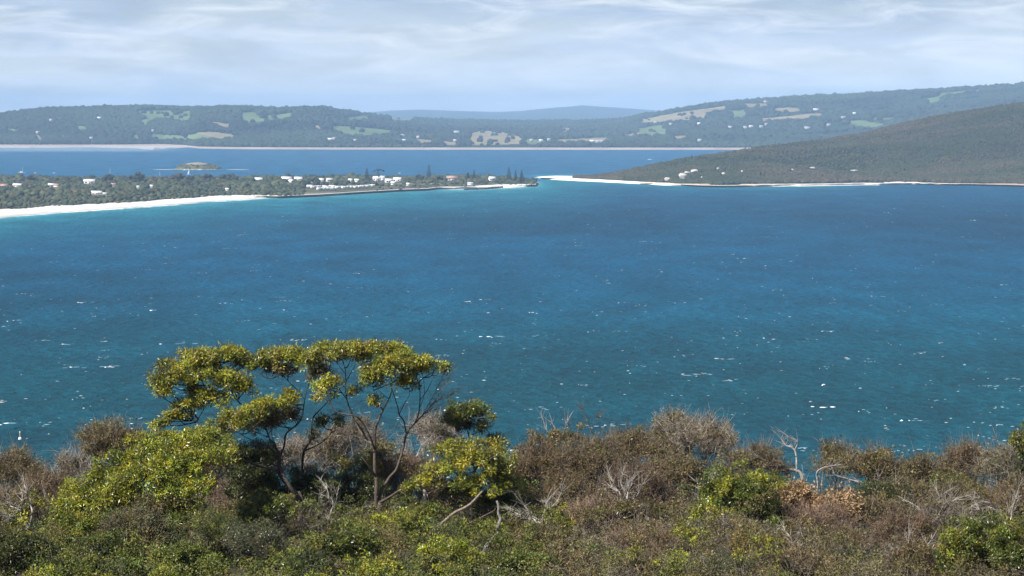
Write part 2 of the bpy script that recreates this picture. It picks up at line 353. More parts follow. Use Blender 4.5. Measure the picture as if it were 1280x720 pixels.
FIELDS = [  # outline of each paddock, and whether it is grass or straw
    ([(172, 139), (240, 138), (243, 150), (228, 152), (210, 148), (188, 149)], 0), ([(176, 150), (192, 148), (186, 157), (178, 158)], 0),
    ([(185, 167), (230, 169), (248, 167), (300, 171), (285, 174), (250, 174.5), (195, 174)], 0), ([(262, 150), (292, 156.5), (284, 159), (265, 155)], 1),
    ([(245, 166), (270, 164.5), (304, 171), (270, 173)], 1), ([(301, 141), (320, 139), (334, 152), (312, 153), (302, 149)], 0), ([(330, 145), (366, 141), (364, 147), (338, 150)], 0),
    ([(410, 157), (440, 158), (492, 163), (482, 168), (440, 170), (424, 165)], 0), ([(428, 148), (455, 143.5), (468, 147), (440, 151)], 0), ([(390, 156), (402, 157), (400, 161), (392, 160)], 1),
    ([(586, 167), (600, 163.5), (622, 164), (652, 171), (656, 180), (588, 181), (586, 174)], 1), ([(520, 173), (542, 175), (537, 180), (524, 180)], 1), ([(552, 176), (572, 178), (568, 181), (555, 181)], 1),
    ([(690, 175), (760, 171.5), (764, 176), (700, 179)], 1), ([(655, 173), (682, 176), (670, 180), (657, 179)], 0), ([(793, 161), (828, 156), (836, 163), (830, 168), (800, 167)], 0), ([(776, 168), (800, 165), (796, 171), (780, 171)], 1), ([(808, 169), (818, 167), (816, 171)], 1),
    ([(797, 150), (850, 140), (905, 132.5), (914, 135), (880, 140), (886, 147), (850, 151), (803, 153)], 1), ([(911, 138), (931, 138), (936, 144), (918, 148)], 0), ([(928, 129), (962, 129.5), (956, 133), (934, 134)], 1),
    ([(948, 148.5), (985, 145), (1024, 141), (1027, 145), (1000, 149), (953, 151.5)], 1), ([(952, 138), (985, 134.5), (1009, 136), (990, 140)], 1), ([(1055, 151), (1075, 150), (1108, 155), (1088, 160), (1068, 156.5)], 0), ([(1086, 147.5), (1120, 147), (1118, 149.5), (1090, 149.5)], 0),
    ([(1157, 123), (1178, 119), (1172, 127), (1157, 128)], 0), ([(1168, 117), (1226, 111.5), (1224, 114), (1176, 119.5)], 0),
    ([(8, 160), (32, 161), (28, 164), (10, 163.5)], 0), ([(45, 168), (56, 171), (54, 175), (46, 174)], 1), ([(92, 157), (112, 158), (110, 162), (95, 161)], 0), ([(164, 169), (176, 168), (174, 176), (166, 176)], 0), ([(112, 175), (118, 175), (117, 178), (112, 178)], 0),
    ([(700, 160), (716, 160), (714, 165), (702, 164)], 1), ([(610, 145), (640, 145.5), (636, 147.5), (612, 147)], 0), ([(486, 146), (520, 149), (512, 152), (488, 149)], 1), ([(840, 170), (862, 169), (858, 173), (842, 173)], 1),
]
def field_mask(px, py):
    k = np.full(np.shape(px), -1)
    jx = px + (fbm(px / 9, py / 3, 91) - 0.5) * 5; jy = py + (fbm(px / 12, py / 3, 92) - 0.5) * 1.3
    for poly, c in FIELDS: k[inside(poly, jx, jy)] = c
    return k
FARMS = [(65, 153, 'white farmhouse high on the left wooded hill', 16), (125, 150.5, 'white farmhouse right of centre on the left wooded hill', 18), (48, 168.5, 'white house by a small tan clearing low at the left', 14), (115, 175.5, 'white house just above the beach on the left far shore', 16), (192, 166, 'small white house at the left end of the long low paddock', 12),
    (413, 177.5, 'white house pair low on the far shore, the left one', 20), (444, 178.5, 'small white house low on the far shore right of a white pair', 12), (418, 176.6, 'white house pair low on the far shore, the right one', 12), (503, 172.6, 'white shed above a twin shed on the middle far shore', 22), (504, 178.6, 'white shed nearest the water on the middle far shore', 26),
    (571, 167, 'long white shed left of the large tan paddock', 30), (569, 178.5, 'white house under the long shed left of the tan paddock', 14), (523, 174.5, 'pale house beside the small tan clearing on the middle far shore', 14),
    (740, 179.6, 'white house, left of a bright waterside group', 22), (747, 179.8, 'cream house in the middle of a bright waterside group', 22), (752, 179.2, 'pale house, right of a bright waterside group', 16), (664, 178, 'white house right of the large tan paddock', 16), (676, 178.4, 'white house further right of the large tan paddock', 18), (686, 177.5, 'grey house at the left end of the long thin paddock', 16),
    (819, 155, 'white farmhouse on top of the square green paddock', 18), (838, 157.4, 'white farmhouse at the right corner of the square green paddock', 16), (873, 157.4, 'small pale house right of the square green paddock', 16), (874, 178.2, 'white house low on the shore of the right far hill', 16), (912, 162, 'white house left of the bright row on the right far hill', 18),
    (931, 162, 'white house, leftmost in the bright row on the right far hill', 18), (938, 161.4, 'white house, third from right in the bright row of the right far hill', 20), (951, 161.2, 'white house, second from right in the bright row of the right far hill', 18), (957, 158.6, 'white house, rightmost and highest in the bright row of the right far hill', 14),
    (956, 129.8, 'white farmhouse beside the pale paddock near the far ridge', 20), (1019, 140.2, 'large white domed looking house at the right end of a tan paddock', 30), (1008, 163, 'pale group house right of the bright row on the right far hill', 26), (1035, 158.8, 'white house below the sloping green paddock on the right hill', 18), (1053, 150, 'white house at the left corner of the sloping green paddock', 20), (1067, 144.6, 'white house above the sloping green paddock', 16)]
def build_far():
    k = field_mask(fpx, fPY)
    C = np.empty(fX.shape + (3,)); C[:] = (0.024, 0.038, 0.02)
    n = fbm(fX / 150, fY / 150, 61)[..., None]
    C = np.where((k == 0)[..., None], np.array([0.115, 0.155, 0.068]) * (0.75 + 0.5 * n), C); C = np.where((k == 1)[..., None], np.array([0.225, 0.19, 0.115]) * (0.75 + 0.5 * n), C)
    mb = MB(); mb.grid(np.stack([fX, fY, fZ], -1), C); tag(mb.build('far_hills', M['land'], smooth_shade=True), kind='structure')
    # beach along the far shore
    Y1 = fY[0] + 10; ws = 260 + 70 * fbm(FPX / 40, FPX * 0, 3)
    rows = [(Y1 - ws - 40, -1), (Y1 - ws, 0.25), (Y1 - ws * 0.5, 1.6), (Y1, 2.7), (Y1 + 30, 2.0)]
    G = np.stack([np.stack([(FPX - 640) / F * y, y, np.full(len(FPX), z)], -1) for y, z in rows])
    cc = np.array([0.36, 0.30, 0.265]) * (0.8 + 0.35 * fbm(FPX / 25, FPX * 0, 13))[:, None]
    mb = MB(); mb.grid(G, np.tile(cc, (len(rows), 1, 1))); tag(mb.build('far_beach', M['sand'], smooth_shade=True), kind='structure')
    # wet sand flat at the left end
    px = np.linspace(-200, 246, 120); a = np.stack([px, 183.6 + 0 * px], 1); wd = interp([(-200, 3.2), (60, 2.7), (120, 2.2), (190, 4.6), (225, 3.2), (246, 1.6)], px) * (0.75 + 0.5 * fbm(px / 18, px * 0, 4)) - 1.4
    wd = np.maximum(wd, 0.15)
    lo, hi = onz(px, 183.2 + wd, 0.12), onz(px, 183.2 + 0 * px, 0.3)
    mb = MB(); mb.grid(np.stack([lo + [0, -8, -1], lo, hi, hi + [0, 250, 0]]), np.stack([np.tile([0.30, 0.31, 0.33], (120, 1))] * 2 + [np.tile([0.42, 0.38, 0.36], (120, 1))] * 2))
    tag(mb.build('tidal_flat', M['sand'], smooth_shade=True), kind='structure')
    # woods
    N = 62000; ci = rng.uniform(0, len(FPX) - 1.01, N); tr = rng.uniform(0, 1, N) ** 1.0 * 128.9
    i0, r0 = ci.astype(int), tr.astype(int); u, v = ci - i0, tr - r0
    def samp(A): return (A[r0, i0] * (1 - u) + A[r0, i0 + 1] * u) * (1 - v) + (A[r0 + 1, i0] * (1 - u) + A[r0 + 1, i0 + 1] * u) * v
    x, y, z = samp(fX), samp(fY), samp(fZ); px = 640 + x / y * F; py = py_of(y, z)
    ok = (field_mask(px, py) < 0) & (field_mask(px, py - 2.6) < 0) & ((field_mask(px, py - 4.2) < 0) | (rng.random(N) < 0.5)) | (rng.random(N) < 0.015)
    for h in FARMS: ok &= ~((np.abs(px - h[0]) < 4) & (py > h[1] - 1) & (py < h[1] + 4.5))
    thin = fbm(x / 260, y / 260, 71); ok &= (thin > 0.30)
    x, y, z = x[ok], y[ok], z[ok]; n = len(x)
    f = fbm(x / 170, y / 170, 33); s = rng.uniform(5.5, 10, n) * (0.75 + 0.6 * f) * np.where(tr[ok] < 6, 0.7, 1)
    g = (0.55 + 0.5 * rng.random(n) + 1.6 * (fbm(x / 330, y / 260, 83) - 0.45))[:, None].clip(0.35, 2); col = np.array([0.026, 0.042, 0.022]) * g + np.array([0.008, 0.0, 0.0]) * rng.random((n, 1))
    mb = MB(); mb.blobs(np.c_[x, y, z + s * 0.45], np.c_[s * 1.15, s * 1.15, s * rng.uniform(0.75, 1.15, n)], col, ICO1, 0.28)
    tag(mb.build('far_woods', M['bush']), 'dark eucalypt woods covering the far hills around pale paddocks', 'woods', kind='stuff')
build_far()
def far_at(px, py):
    i = int(round((px - FPX[0]) / 2.5)); col = fPY[:130, i]; r = int(np.argmin(np.abs(col - py) + np.where(np.maximum.accumulate(-col) > -col + 0.01, 4, 0)))
    return np.array([(px - 640) / F * fY[r, i], fY[r, i], fZ[r, i]])

def build_distant():
    px = np.arange(150, 1200, 6.0); sil = interp([(150, 150), (400, 144), (460, 140.5), (490, 138), (525, 136.8), (560, 138.2), (620, 139.8), (650, 138.8), (690, 134.8), (727, 132), (770, 134.4), (830, 138.6), (900, 141), (1200, 146)], px)
    rows = []
    for t in np.linspace(0, 1.3, 16):
        Y = 17000 + 10000 * t + 0 * px; zr = H_CAM + (142 - sil) / F * 27000
        z = np.where(t <= 1, 30 + (zr - 30) * smooth(t), zr - (t - 1) * 160); z = z + (fbm(px / 30, Y / 2500, 44) - 0.5) * 26 * (t < 0.95) * (t > 0)
        rows.append(np.stack([(px - 640) / F * Y, Y, np.maximum(z, 5)], -1))
    mb = MB(); mb.grid(np.stack(rows), np.tile([0.040, 0.055, 0.035], (len(rows), len(px), 1))); tag(mb.build('distant_mountain', M['land'], smooth_shade=True), kind='structure')
build_distant()

# ------------------------------------------------------------------ headland on the right
HEAD_SIL = [(668, 221.2), (690, 220.9), (716, 223.5), (740, 220.5), (770, 216), (812, 206.5), (860, 197.5), (910, 190.5), (960, 182), (1020, 175.5), (1080, 166.5), (1120, 155.5), (1160, 146.5), (1200, 139.5), (1240, 133.5), (1280, 128.5), (1340, 121), (1420, 114), (1700, 104)]
HEAD_BW = [(676, 0.6), (690, 2.2), (715, 2.9), (760, 2.6), (830, 2.3), (870, 1.2), (920, 1.4), (980, 2.4), (1080, 2.2), (1150, 1.7), (1195, 0.7), (1700, 0.4)]
HPX = np.arange(718, 1700.1, 3.0); HT = np.concatenate([np.linspace(0, 1, 90), [1.05, 1.12, 1.25, 1.5, 2.0]])
def head_terrain():
    px, t = np.meshgrid(HPX, HT); ys = interp(HEAD_SHORE, HPX)
    Y0 = F * H_CAM / (ys - interp(HEAD_BW, HPX) * 0.85 - 142); sil = interp(HEAD_SIL, HPX)
    Yr = np.minimum(Y0 + 40 + (HPX - 718) * 3.4, Y0 + 1150); zr = np.maximum(H_CAM + (142 - sil) / F * Yr, 2.0)
    Y = Y0 + (Yr - Y0) * t; X = (px - 640) / F * Y; tt = np.minimum(t, 1)
    s = 0.62 * tt + 0.38 * smooth(tt); z = 1.5 + (zr - 1.5) * s
    z = z + (fbm(X / 210, Y / 260, 12) - 0.5) * np.clip(zr, 0, 60) * 0.85 * np.clip(3 * tt * (1 - tt), 0, 1) + (fbm(X / 60, Y / 60, 77) - 0.5) * np.clip(zr * 0.1, 0, 6) * (1 - tt)
    z = np.where(t > 1, np.maximum(z - (t - 1) * zr * 1.05, -2), np.maximum(z, 1.2))
    return px, X, Y, z
hpx, hX, hY, hZ = head_terrain()
hPY = py_of(hY, hZ)
def head_at(px, py):
    i = int(round((px - HPX[0]) / 3.0)); r = int(np.argmin(np.abs(hPY[:90, i] - py)))
    return np.array([(px - 640) / F * hY[r, i], hY[r, i], hZ[r, i]])
BOULDERS = [
    (853, 223.5, 5.6, 6.0, 'largest pale granite boulder, standing just above the headland shore'), (834, 226, 4.2, 3.4, 'grey boulder at the waterline left of the largest granite boulder'),
    (868, 215.2, 5.4, 3.0, 'broad flat pale boulder up the slope, the right of a close pair'), (859, 216.3, 4.2, 1.8, 'low narrow pale boulder up the slope, the left of a close pair'),
    (897, 211.3, 2.2, 1.8, 'small pale boulder highest on the slope above the split grey rock'), (904, 218.5, 3.0, 2.4, 'grey rock low on the slope right of the largest boulder'),
    (877, 222.5, 1.8, 1.8, 'tiny boulder low on the slope just right of the largest boulder'), (927, 215.2, 2.0, 2.0, 'small white boulder alone in the mid slope scrub'),
    (990, 213, 2.1, 1.8, 'small pale boulder in scrub left of the tilted white boulder'), (1015, 210.8, 4.2, 1.8, 'long tilted white boulder in the middle of the headland scrub'),
    (1067, 213.5, 5.5, 1.6, 'low pinkish rock slab, rightmost of the headland boulders')]
def build_headland():
    n = fbm(hX / 90, hY / 90, 4)[..., None]; C = np.array([0.036, 0.036, 0.022]) * (0.6 + 0.8 * n)
    G = np.stack([hX, hY, hZ], -1); G = np.concatenate([G[:1] + [0, -12, -3], G]); C = np.concatenate([C[:1], C])
    mb = MB(); mb.grid(G, C); tag(mb.build('headland_hill', M['land'], smooth_shade=True), kind='structure')
    N = 60000; ci = rng.uniform(0, (1420 - 718) / 3.0, N); tr = rng.uniform(0.2, 1, N) * 88.9
    i0, r0 = ci.astype(int), tr.astype(int); u, v = ci - i0, tr - r0
    def samp(A): return (A[r0, i0] * (1 - u) + A[r0, i0 + 1] * u) * (1 - v) + (A[r0 + 1, i0] * (1 - u) + A[r0 + 1, i0 + 1] * u) * v
    tr = np.concatenate([tr[:40000], rng.uniform(0, 0.25, 20000) * 88.9]); r0 = tr.astype(int); v = tr - r0
    x, y, z = samp(hX), samp(hY), samp(hZ); f = fbm(x / 110, y / 110, 15); low = np.exp(-tr / 16)
    ok = rng.random(N) < np.clip(0.35 + 1.6 * (f - 0.35) + low, 0.1, 1); px = 640 + x / y * F; py = py_of(y, z)
    for h in BOULDERS: ok &= ~((np.abs(px - h[0]) < h[2] * 0.95 + 1) & (py > h[1] - 2) & (py < h[1] + 3.5))
    x, y, z, f, low = x[ok], y[ok], z[ok], f[ok], low[ok]; n = len(x)
    s = rng.uniform(1.0, 2.2, n) * (0.8 + 0.8 * low + 0.5 * f)
    g = (0.72 + 0.5 * rng.random(n))[:, None]; mixk = np.clip((fbm(x / 140, y / 70, 52) - 0.35) * 3, 0, 1)[:, None]
    col = (np.array([0.036, 0.045, 0.020]) * (1 - mixk) + np.array([0.062, 0.053, 0.030]) * mixk) * g
    mb = MB(); mb.blobs(np.c_[x, y, z + s * 0.4], np.c_[s * 1.2, s * 1.2, s * rng.uniform(0.7, 1.2, n)], col, ICO1, 0.3)
    tag(mb.build('headland_scrub', M['bush']), 'grey green coastal scrub covering the dark right-hand headland', 'scrub', kind='stuff')
    # beach at its foot
    px = np.arange(676, 1700, 4.0); ys = interp(HEAD_SHORE, px) + (fbm(px / 22, px * 0, 6) - 0.5) * 0.7
    wd = interp(HEAD_BW, px)
    a = onz(px, ys, 0.05); c = onz(px, ys - wd * 0.55, 1.0); d = onz(px, ys - wd, 2.4)
    sand = np.array([0.80, 0.755, 0.69]); pink = np.array([0.50, 0.38, 0.30]); k = np.clip(np.exp(-((px - 890) / 45) ** 2) * 0.7 + smooth((px - 1170) / 60), 0, 1)[:, None]
    cc = sand * (1 - k) + pink * k
    mb = MB(); mb.grid(np.stack([a + [0, -10, -1.2], a, c, d, d + [0, 30, 0.0], d + [0, 60, -3]]), np.stack([cc] * 6)); tag(mb.build('headland_beach', M['sand'], smooth_shade=True), kind='structure')
    # bar of white sand in the channel
    px = np.linspace(668, 752, 60); u = (px - 668) / 84; top = 222.0 - 2.3 * np.sin(np.pi * np.clip(u, 0, 1) ** 0.7); bot = 222.2 + 2.6 * u ** 0.8
    a, c, d = onz(px, bot, 0.06), onz(px, (top + bot) / 2, 0.9), onz(px, top, 0.06)
    mb = MB(); mb.grid(np.stack([a + [0, -6, -1], a, c, d, d + [0, 8, -1]]), np.tile([0.80, 0.76, 0.70], (5, 60, 1))); tag(mb.build('sand_bar', M['sand'], smooth_shade=True), kind='structure')
build_headland()

def rock(name, label, cat, c, sc, col, group=None, n=1, seed=0):
    """one boulder, or an outcrop of several joined"""
    r = np.random.default_rng(seed); mb = MB()
    for i in range(n):
        v, f = ICO3; q = v.copy()
        for j in range(9):                                  # flatten some sides, as split granite has
            d = r.normal(0, 1, 3); d /= np.linalg.norm(d); k = r.uniform(0.62, 0.9); q -= np.maximum(q @ d - k, 0)[:, None] * d
        q *= 1 + 0.10 * (fbm(v[:, 0] * 2 + i, v[:, 1] * 2 + v[:, 2], 5 + i)[:, None] - 0.5)
        off = np.array([0, 0, 0.0]) if n == 1 else r.normal(0, 1, 3) * [sc[0] * 0.9, sc[1] * 0.5, 0.1]
        k = 1.0 if n == 1 else r.uniform(0.3, 0.6); mb.add(q * np.array(sc) * k + np.asarray(c) + off, [f], np.array(col) * r.uniform(0.85, 1.15))
    o = mb.build(name, M['rock'], loc=c); tag(o, label, cat, group)
GRANITE = (0.46, 0.43, 0.39); G = 'pale granite boulders on the headland'
for i, (px, py, sx, sz, lab) in enumerate(BOULDERS):
    p = head_at(px, py); rock('boulder', lab, 'boulder', (p[0], p[1] - 2, p[2] + sz * 0.55), (sx * 1.15, sx * 0.9, sz * 1.15), GRANITE, G, seed=i)
for i, (px, py, sx, n, c, lab) in enumerate([(842, 229.5, 24, 22, (0.40, 0.27, 0.20), 'reddish shore rocks at the water below the largest boulder'), (925, 231.2, 40, 26, (0.42, 0.31, 0.24), 'pinkish brown rocks breaking the headland beach'),
    (1113, 228.6, 24, 26, (0.62, 0.58, 0.52), 'pale jumbled rocks at the back of the right-hand beach'), (1250, 230.6, 46, 26, (0.28, 0.20, 0.16), 'dark brown rocks along the shore at the right edge')]):
    p = onz(px, py, 1.0); rock('rock_outcrop', lab, 'rocks', p, (sx, 8, 3.2), c, 'rocks along the headland shore', n=n, seed=40 + i)

# ------------------------------------------------------------------ sand spit with its houses
def shore_back(px): return interp([(-200, 224), (0, 223.2), (100, 225), (200, 225.5), (300, 225), (400, 225), (470, 224), (560, 223.4), (620, 224), (655, 226.5), (672, 229.5)], px)
SPX = np.arange(-200, 672.1, 3.0)
BEACH_W = [(-200, 11), (0, 9), (60, 8), (150, 6.5), (230, 6), (290, 5.5), (335, 2.4), (350, 1.0), (535, 0.8), (550, 2.2), (575, 3.0), (620, 3.8), (650, 3.2), (668, 1.2), (672, 0.3)]
def build_spit():
    f = shore_front(SPX); bw = interp(BEACH_W, SPX) * (0.85 + 0.3 * fbm(SPX / 30, SPX * 0, 31)); b = shore_back(SPX)
    a, m, e = onz(SPX, f, 0.05), onz(SPX, f - bw * 0.55, 1.0), onz(SPX, f - bw, 2.6)
    mb = MB(); mb.grid(np.stack([a + [0, -8, -1.5], a, m, e, e + [0, 25, 0.2], e + [0, 40, -3]]), (np.array([0.72, 0.69, 0.645]) * (0.86 + 0.28 * fbm(np.tile(SPX, (6, 1)) / 14, np.arange(6)[:, None] * 0.9 + 0 * SPX, 77))[..., None]) * np.array([0.62, 0.68, 1, 1, 0.9, 0.9])[:, None, None]); tag(mb.build('beach', M['sand'], smooth_shade=True), kind='structure')
    rows = []
    bk = onz(SPX, b, 0.0); e = onz(SPX, f - bw, 2.4); bk[:, 1] = np.maximum(bk[:, 1], e[:, 1] + 15); bk[:, 0] = (SPX - 640) / F * bk[:, 1]
    for t in np.linspace(0, 1, 40):
        q = e * (1 - t) + bk * t; q[:, 2] = 2.4 + (1.8 * np.sin(np.pi * t) + (fbm(q[:, 0] / 90, q[:, 1] / 90, 9) - 0.5) * 2.5 * np.sin(np.pi * t)) if t < 1 else -0.5; rows.append(q)
    G = np.stack([rows[0] + [0, 2, -4]] + rows); n = fbm(G[..., 0] / 50, G[..., 1] / 50, 17)[..., None]
    C = np.array([0.075, 0.078, 0.045]) * (0.6 + 0.8 * n) + np.array([0.12, 0.10, 0.08]) * smooth((fbm(G[..., 0] / 60, G[..., 1] / 90, 27) - 0.58) / 0.1)[..., None]
    mb = MB(); mb.grid(G, C); tag(mb.build('spit_ground', M['land'], smooth_shade=True), kind='structure')
    return G[1:]
SPG = build_spit()
def spit_at(px, py):
    i = int(np.clip(round((px - SPX[0]) / 3.0), 0, len(SPX) - 1)); z = 3.4; p = onz(px, py, z)
    p[1] = np.clip(p[1], SPG[0, i, 1] + 3, SPG[-2, i, 1]); p[0] = (px - 640) / F * p[1]
    c = SPG[:, i]; p[2] = np.interp(p[1], c[:-1, 1], c[:-1, 2]); return p
HOUSES = [  # px, py of its foot, width m, depth m, wall height, roof, label
    (22, 234, 15, 8, 3, 'w', 'long low white roofed shed among trees near the left end of the spit'), (5, 235, 12, 9, 3.2, 'r', 'house with faded pink roof at the far left of the spit'),
    (64, 234, 10, 8, 3.5, 'w', 'white house beside a red roofed one on the left part of the spit'), (71, 234.3, 9, 8, 3.2, 'r', 'small red roofed house against the white house on the left of the spit'),
    (112, 230.5, 20, 11, 5, 'w', 'large white roofed building, biggest on the left half of the spit'), (121, 243, 17, 7, 2.6, 'w', 'long white shed nearest the left-hand beach in the scrub'),
    (131, 244, 6, 5, 2.4, 'g', 'small grey hut just right of the long white shed'), (142, 233.5, 8, 6, 3, 'r', 'small pinkish roofed house below the big moored yacht'),
    (189, 235.6, 7, 6, 3, 'w', 'small white house alone in the mid spit scrub'), (173, 236, 5, 5, 2.6, 'g', 'tiny pale hut left of the small white house in mid spit scrub'),
    (284, 238.4, 5, 5, 2.8, 'w', 'tiny white hut in scrub behind the beach below the domed roof house'), (323, 226.5, 15, 10, 3.4, 'w', 'white house with a peaked roof alone among trees behind the beach'),
    (358, 226.5, 14, 9, 3.2, 'w', 'white waterside building, left of a pair behind the caravan park'), (364, 229, 6, 5, 2.6, 'w', 'small white annex below the left waterside building'), (373, 226.5, 11, 8, 3.2, 'w', 'white waterside building, right of a pair behind the caravan park'),
    (390, 228.6, 6, 5, 3, 'w', 'small white cabin in trees above the left end of the caravan park'), (402, 228, 6, 5, 2.8, 'w', 'white cabin left of the pale tin shed above the caravan park'), (412, 228, 9, 6, 2.8, 'g', 'pale tin shed in trees above the caravan park'),
    (438, 228.4, 5, 5, 3.4, 'w', 'narrow tall white cabin above the right part of the caravan park'), (446, 228.4, 6, 5, 3, 'w', 'small white cabin just left of the lone conifer by the caravan park'),
    (471, 227.2, 10, 8, 4.2, 'w', 'white house under the bare umbrella shaped tree'), (478, 227, 6, 6, 5, 'w', 'tall narrow white house just right of the umbrella shaped tree'), (486, 229, 10, 7, 3, 'w', 'low white house in the middle of the seawall row'),
    (497, 228, 11, 8, 3.6, 'w', 'white house with broad roof right of the umbrella shaped tree'), (491, 231.6, 5, 5, 3, 'w', 'small white gabled hut nearest the seawall'), (510, 232.2, 4, 4, 2.4, 'w', 'tiny white hut on the seawall left of the tallest conifer'),
    (565, 226.2, 15, 9, 3.6, 'r', 'white walled house with a terracotta red roof near the spit tip'), (615, 226.5, 9, 7, 3.4, 'b', 'pale blue white house near the tip between two conifer clumps'), (588, 231, 7, 5, 2.2, 'g', 'low grey shed at the back of the tip beach')]
ROOF = dict(f=(0.40, 0.40, 0.40), w=(0.74, 0.74, 0.74), r=(0.40, 0.24, 0.19), g=(0.50, 0.50, 0.50), b=(0.66, 0.72, 0.80))
def house(name, label, cat, p, w, d, h, roof, group, rz=0.0, wall=(0.74, 0.73, 0.70), rise=0.32, detail=True):
    t = thing(name, label, cat, p, group); mb = MB(); mb.box((0, 0, h / 2 - 0.5), (w / 2, d / 2, h / 2 + 0.5)); c, s = math.cos(rz), math.sin(rz)
    # gable ends belong to the walls
    mb.add([(-w / 2, -d / 2, h), (-w / 2, d / 2, h), (-w / 2, 0, h + d * rise), (w / 2, -d / 2, h), (w / 2, d / 2, h), (w / 2, 0, h + d * rise)], [[[0, 2, 1], [3, 4, 5]]])
    mb.C = [np.broadcast_to(np.array(wall), x.shape) for x in mb.C]; mb.build('wall', M['wall'], t)
    e, o, k = d / 2 + 0.5, w / 2 + 0.4, 0.14; zt, ze = h + d * rise + k, h + k - 0.5 * rise * 2
    v = []
    for dz in (0, k): v += [(-o, -e, ze + dz), (o, -e, ze + dz), (o, 0, zt + dz), (-o, 0, zt + dz), (-o, e, ze + dz), (o, e, ze + dz)]
    rb = MB(); rb.add(v, [[[0, 3, 2, 1], [3, 4, 5, 2], [6, 7, 8, 9], [9, 8, 11, 10], [0, 1, 7, 6], [4, 10, 11, 5], [0, 6, 9, 3], [3, 9, 10, 4], [1, 2, 8, 7], [2, 5, 11, 8]]], ROOF[roof]); rb.build('roof', M['roof'], t)
    if detail and w > 7:
        for x in (-w * 0.3, w * 0.22): wb = MB(); wb.box((x, -d / 2 - 0.03, h * 0.55), (w * 0.09, 0.05, h * 0.2), col=(0.05, 0.06, 0.08)); wb.build('window', M['paint'], t)
        db = MB(); db.box((w * 0.02, -d / 2 - 0.03, h * 0.38 - 0.2), (0.5, 0.05, h * 0.38), col=(0.16, 0.10, 0.07)); db.build('door', M['wall'], t)
    t.rotation_euler = (0, 0, rz); return t
for i, (px, py, wd, d, h, rf, lab) in enumerate(HOUSES): k_ = 0.74 if px < 330 else 1.0; house('house', lab, 'house', spit_at(px, py), wd * k_, d * k_, h * k_, rf, 'houses on the sand spit', rz=[-0.1, 0.15, 0.3, -0.25, 0.05][i % 5])

# caravans in the park, two ragged rows above the seawall
def caravan_proto():
    t = thing('caravan', 'white caravan in the dense park rows above the dark seawall', 'caravan', (0, 0, 0), 'caravans in the park above the seawall')
    b = MB(); b.box((0, 0, 1.75), (3.2, 1.2, 1.25), col=(0.80, 0.80, 0.80)); b.build('body', M['wall'], t)
    b = MB(); b.add([(-3.4, -1.35, 3.02), (3.4, -1.35, 3.02), (3.4, 1.35, 3.02), (-3.4, 1.35, 3.02), (-3.1, -1.0, 3.25), (3.1, -1.0, 3.25), (3.1, 1.0, 3.25), (-3.1, 1.0, 3.25)], [[[0, 3, 2, 1], [4, 5, 6, 7], [0, 1, 5, 4], [1, 2, 6, 5], [2, 3, 7, 6], [3, 0, 4, 7]]], (0.82, 0.82, 0.82)); b.build('roof', M['roof'], t)
    b = MB(); b.box((-1.2, -1.23, 2.0), (0.6, 0.03, 0.35), col=(0.04, 0.05, 0.06)); b.build('window', M['paint'], t)
    b = MB(); b.box((1.5, -2.4, 2.5), (1.6, 1.15, 0.05), col=(0.66, 0.68, 0.70)); b.build('awning', M['wall'], t)
    for s in (-1, 1):
        b = MB(); b.tube([(0.2, s * 1.0, 0.34), (0.2, s * 1.22, 0.34)], 0.34, 10, (0.03, 0.03, 0.03), sub=1); b.build('wheel', M['rock'], t)
    return t
CV = caravan_proto(); first = True
spots = [(387, 235.6)] + [(392 + 4.3 * k + rng.uniform(-1, 1), 236.2 - 0.02 * k + rng.uniform(-0.5, 0.6)) for k in range(14)] + [(398 + 5.4 * k + rng.uniform(-1, 1), 238.2 - 0.11 * k) for k in range(5)] + [(453.5, 235), (459.5, 234.4), (465.3, 233.9)]
for px, py in spots:
    if first: o = CV; first = False
    else:
        o = CV.copy(); COL.objects.link(o)
        for ch in CV.children: c = ch.copy(); COL.objects.link(c); c.parent = o
    o.location = spit_at(px, py) + [0, 0, 0.1]; o.rotation_euler.z = rng.choice([0.1, 0.25, 1.2, -0.2]); o.scale = (1.15, 1.15, 1.15)
for o, lab in ((o, None) for o in list(S.objects) if o.name.startswith('caravan')):
    x = 640 + o.location.x / o.location.y * F
    if 452 < x < 456: o['label'] = 'white caravan, left of three spaced ones right of the dense rows'
    elif 458 < x < 461: o['label'] = 'white caravan, middle of three spaced ones right of the dense rows'
    elif x > 464: o['label'] = 'white caravan, right of three spaced ones under the umbrella shaped tree'
    elif x < 389: o['label'] = 'white caravan standing slightly apart at the left end of the rows'

def rock_line(name, label, cat, pts, hgt, wid, col, n, seed):
    r = np.random.default_rng(seed); p = np.array(pts, float); px = r.uniform(p[0, 0], p[-1, 0], n); py = np.interp(px, p[:, 0], p[:, 1]); c = onz(px, py, 0.0)
    c[:, 1] += r.uniform(-0.5, 0.5, n) * wid; c[:, 2] = np.clip(hgt * (1 - np.abs(r.normal(0, 0.45, n))), 0, hgt); s = r.uniform(0.7, 1.5, n)
    mb = MB(); mb.blobs(c, np.c_[s * 1.2, s, s * 0.8], np.array(col) * r.uniform(0.6, 1.3, (n, 1)), ICO2, 0.25); tag(mb.build(name, M['rock']), label, cat)
rock_line('rock_seawall', 'long dark brown rock seawall in front of the houses on the spit', 'seawall', [(332, 245.5), (400, 243.7), (440, 241.2), (500, 237.8), (546, 236.0)], 2.6, 9, (0.11, 0.085, 0.075), 1500, 1)
rock_line('rock_groyne', 'short dark rock groyne lying off the beach at the spit tip', 'groyne', [(581, 237.4), (605, 236.6), (628, 234.9)], 1.7, 5, (0.10, 0.085, 0.08), 300, 2)
rock_line('rock_point', 'small brown rock pile ending the tip of the spit', 'rocks', [(661, 231.8), (672, 231.2)], 3.0, 12, (0.20, 0.14, 0.11), 130, 3)

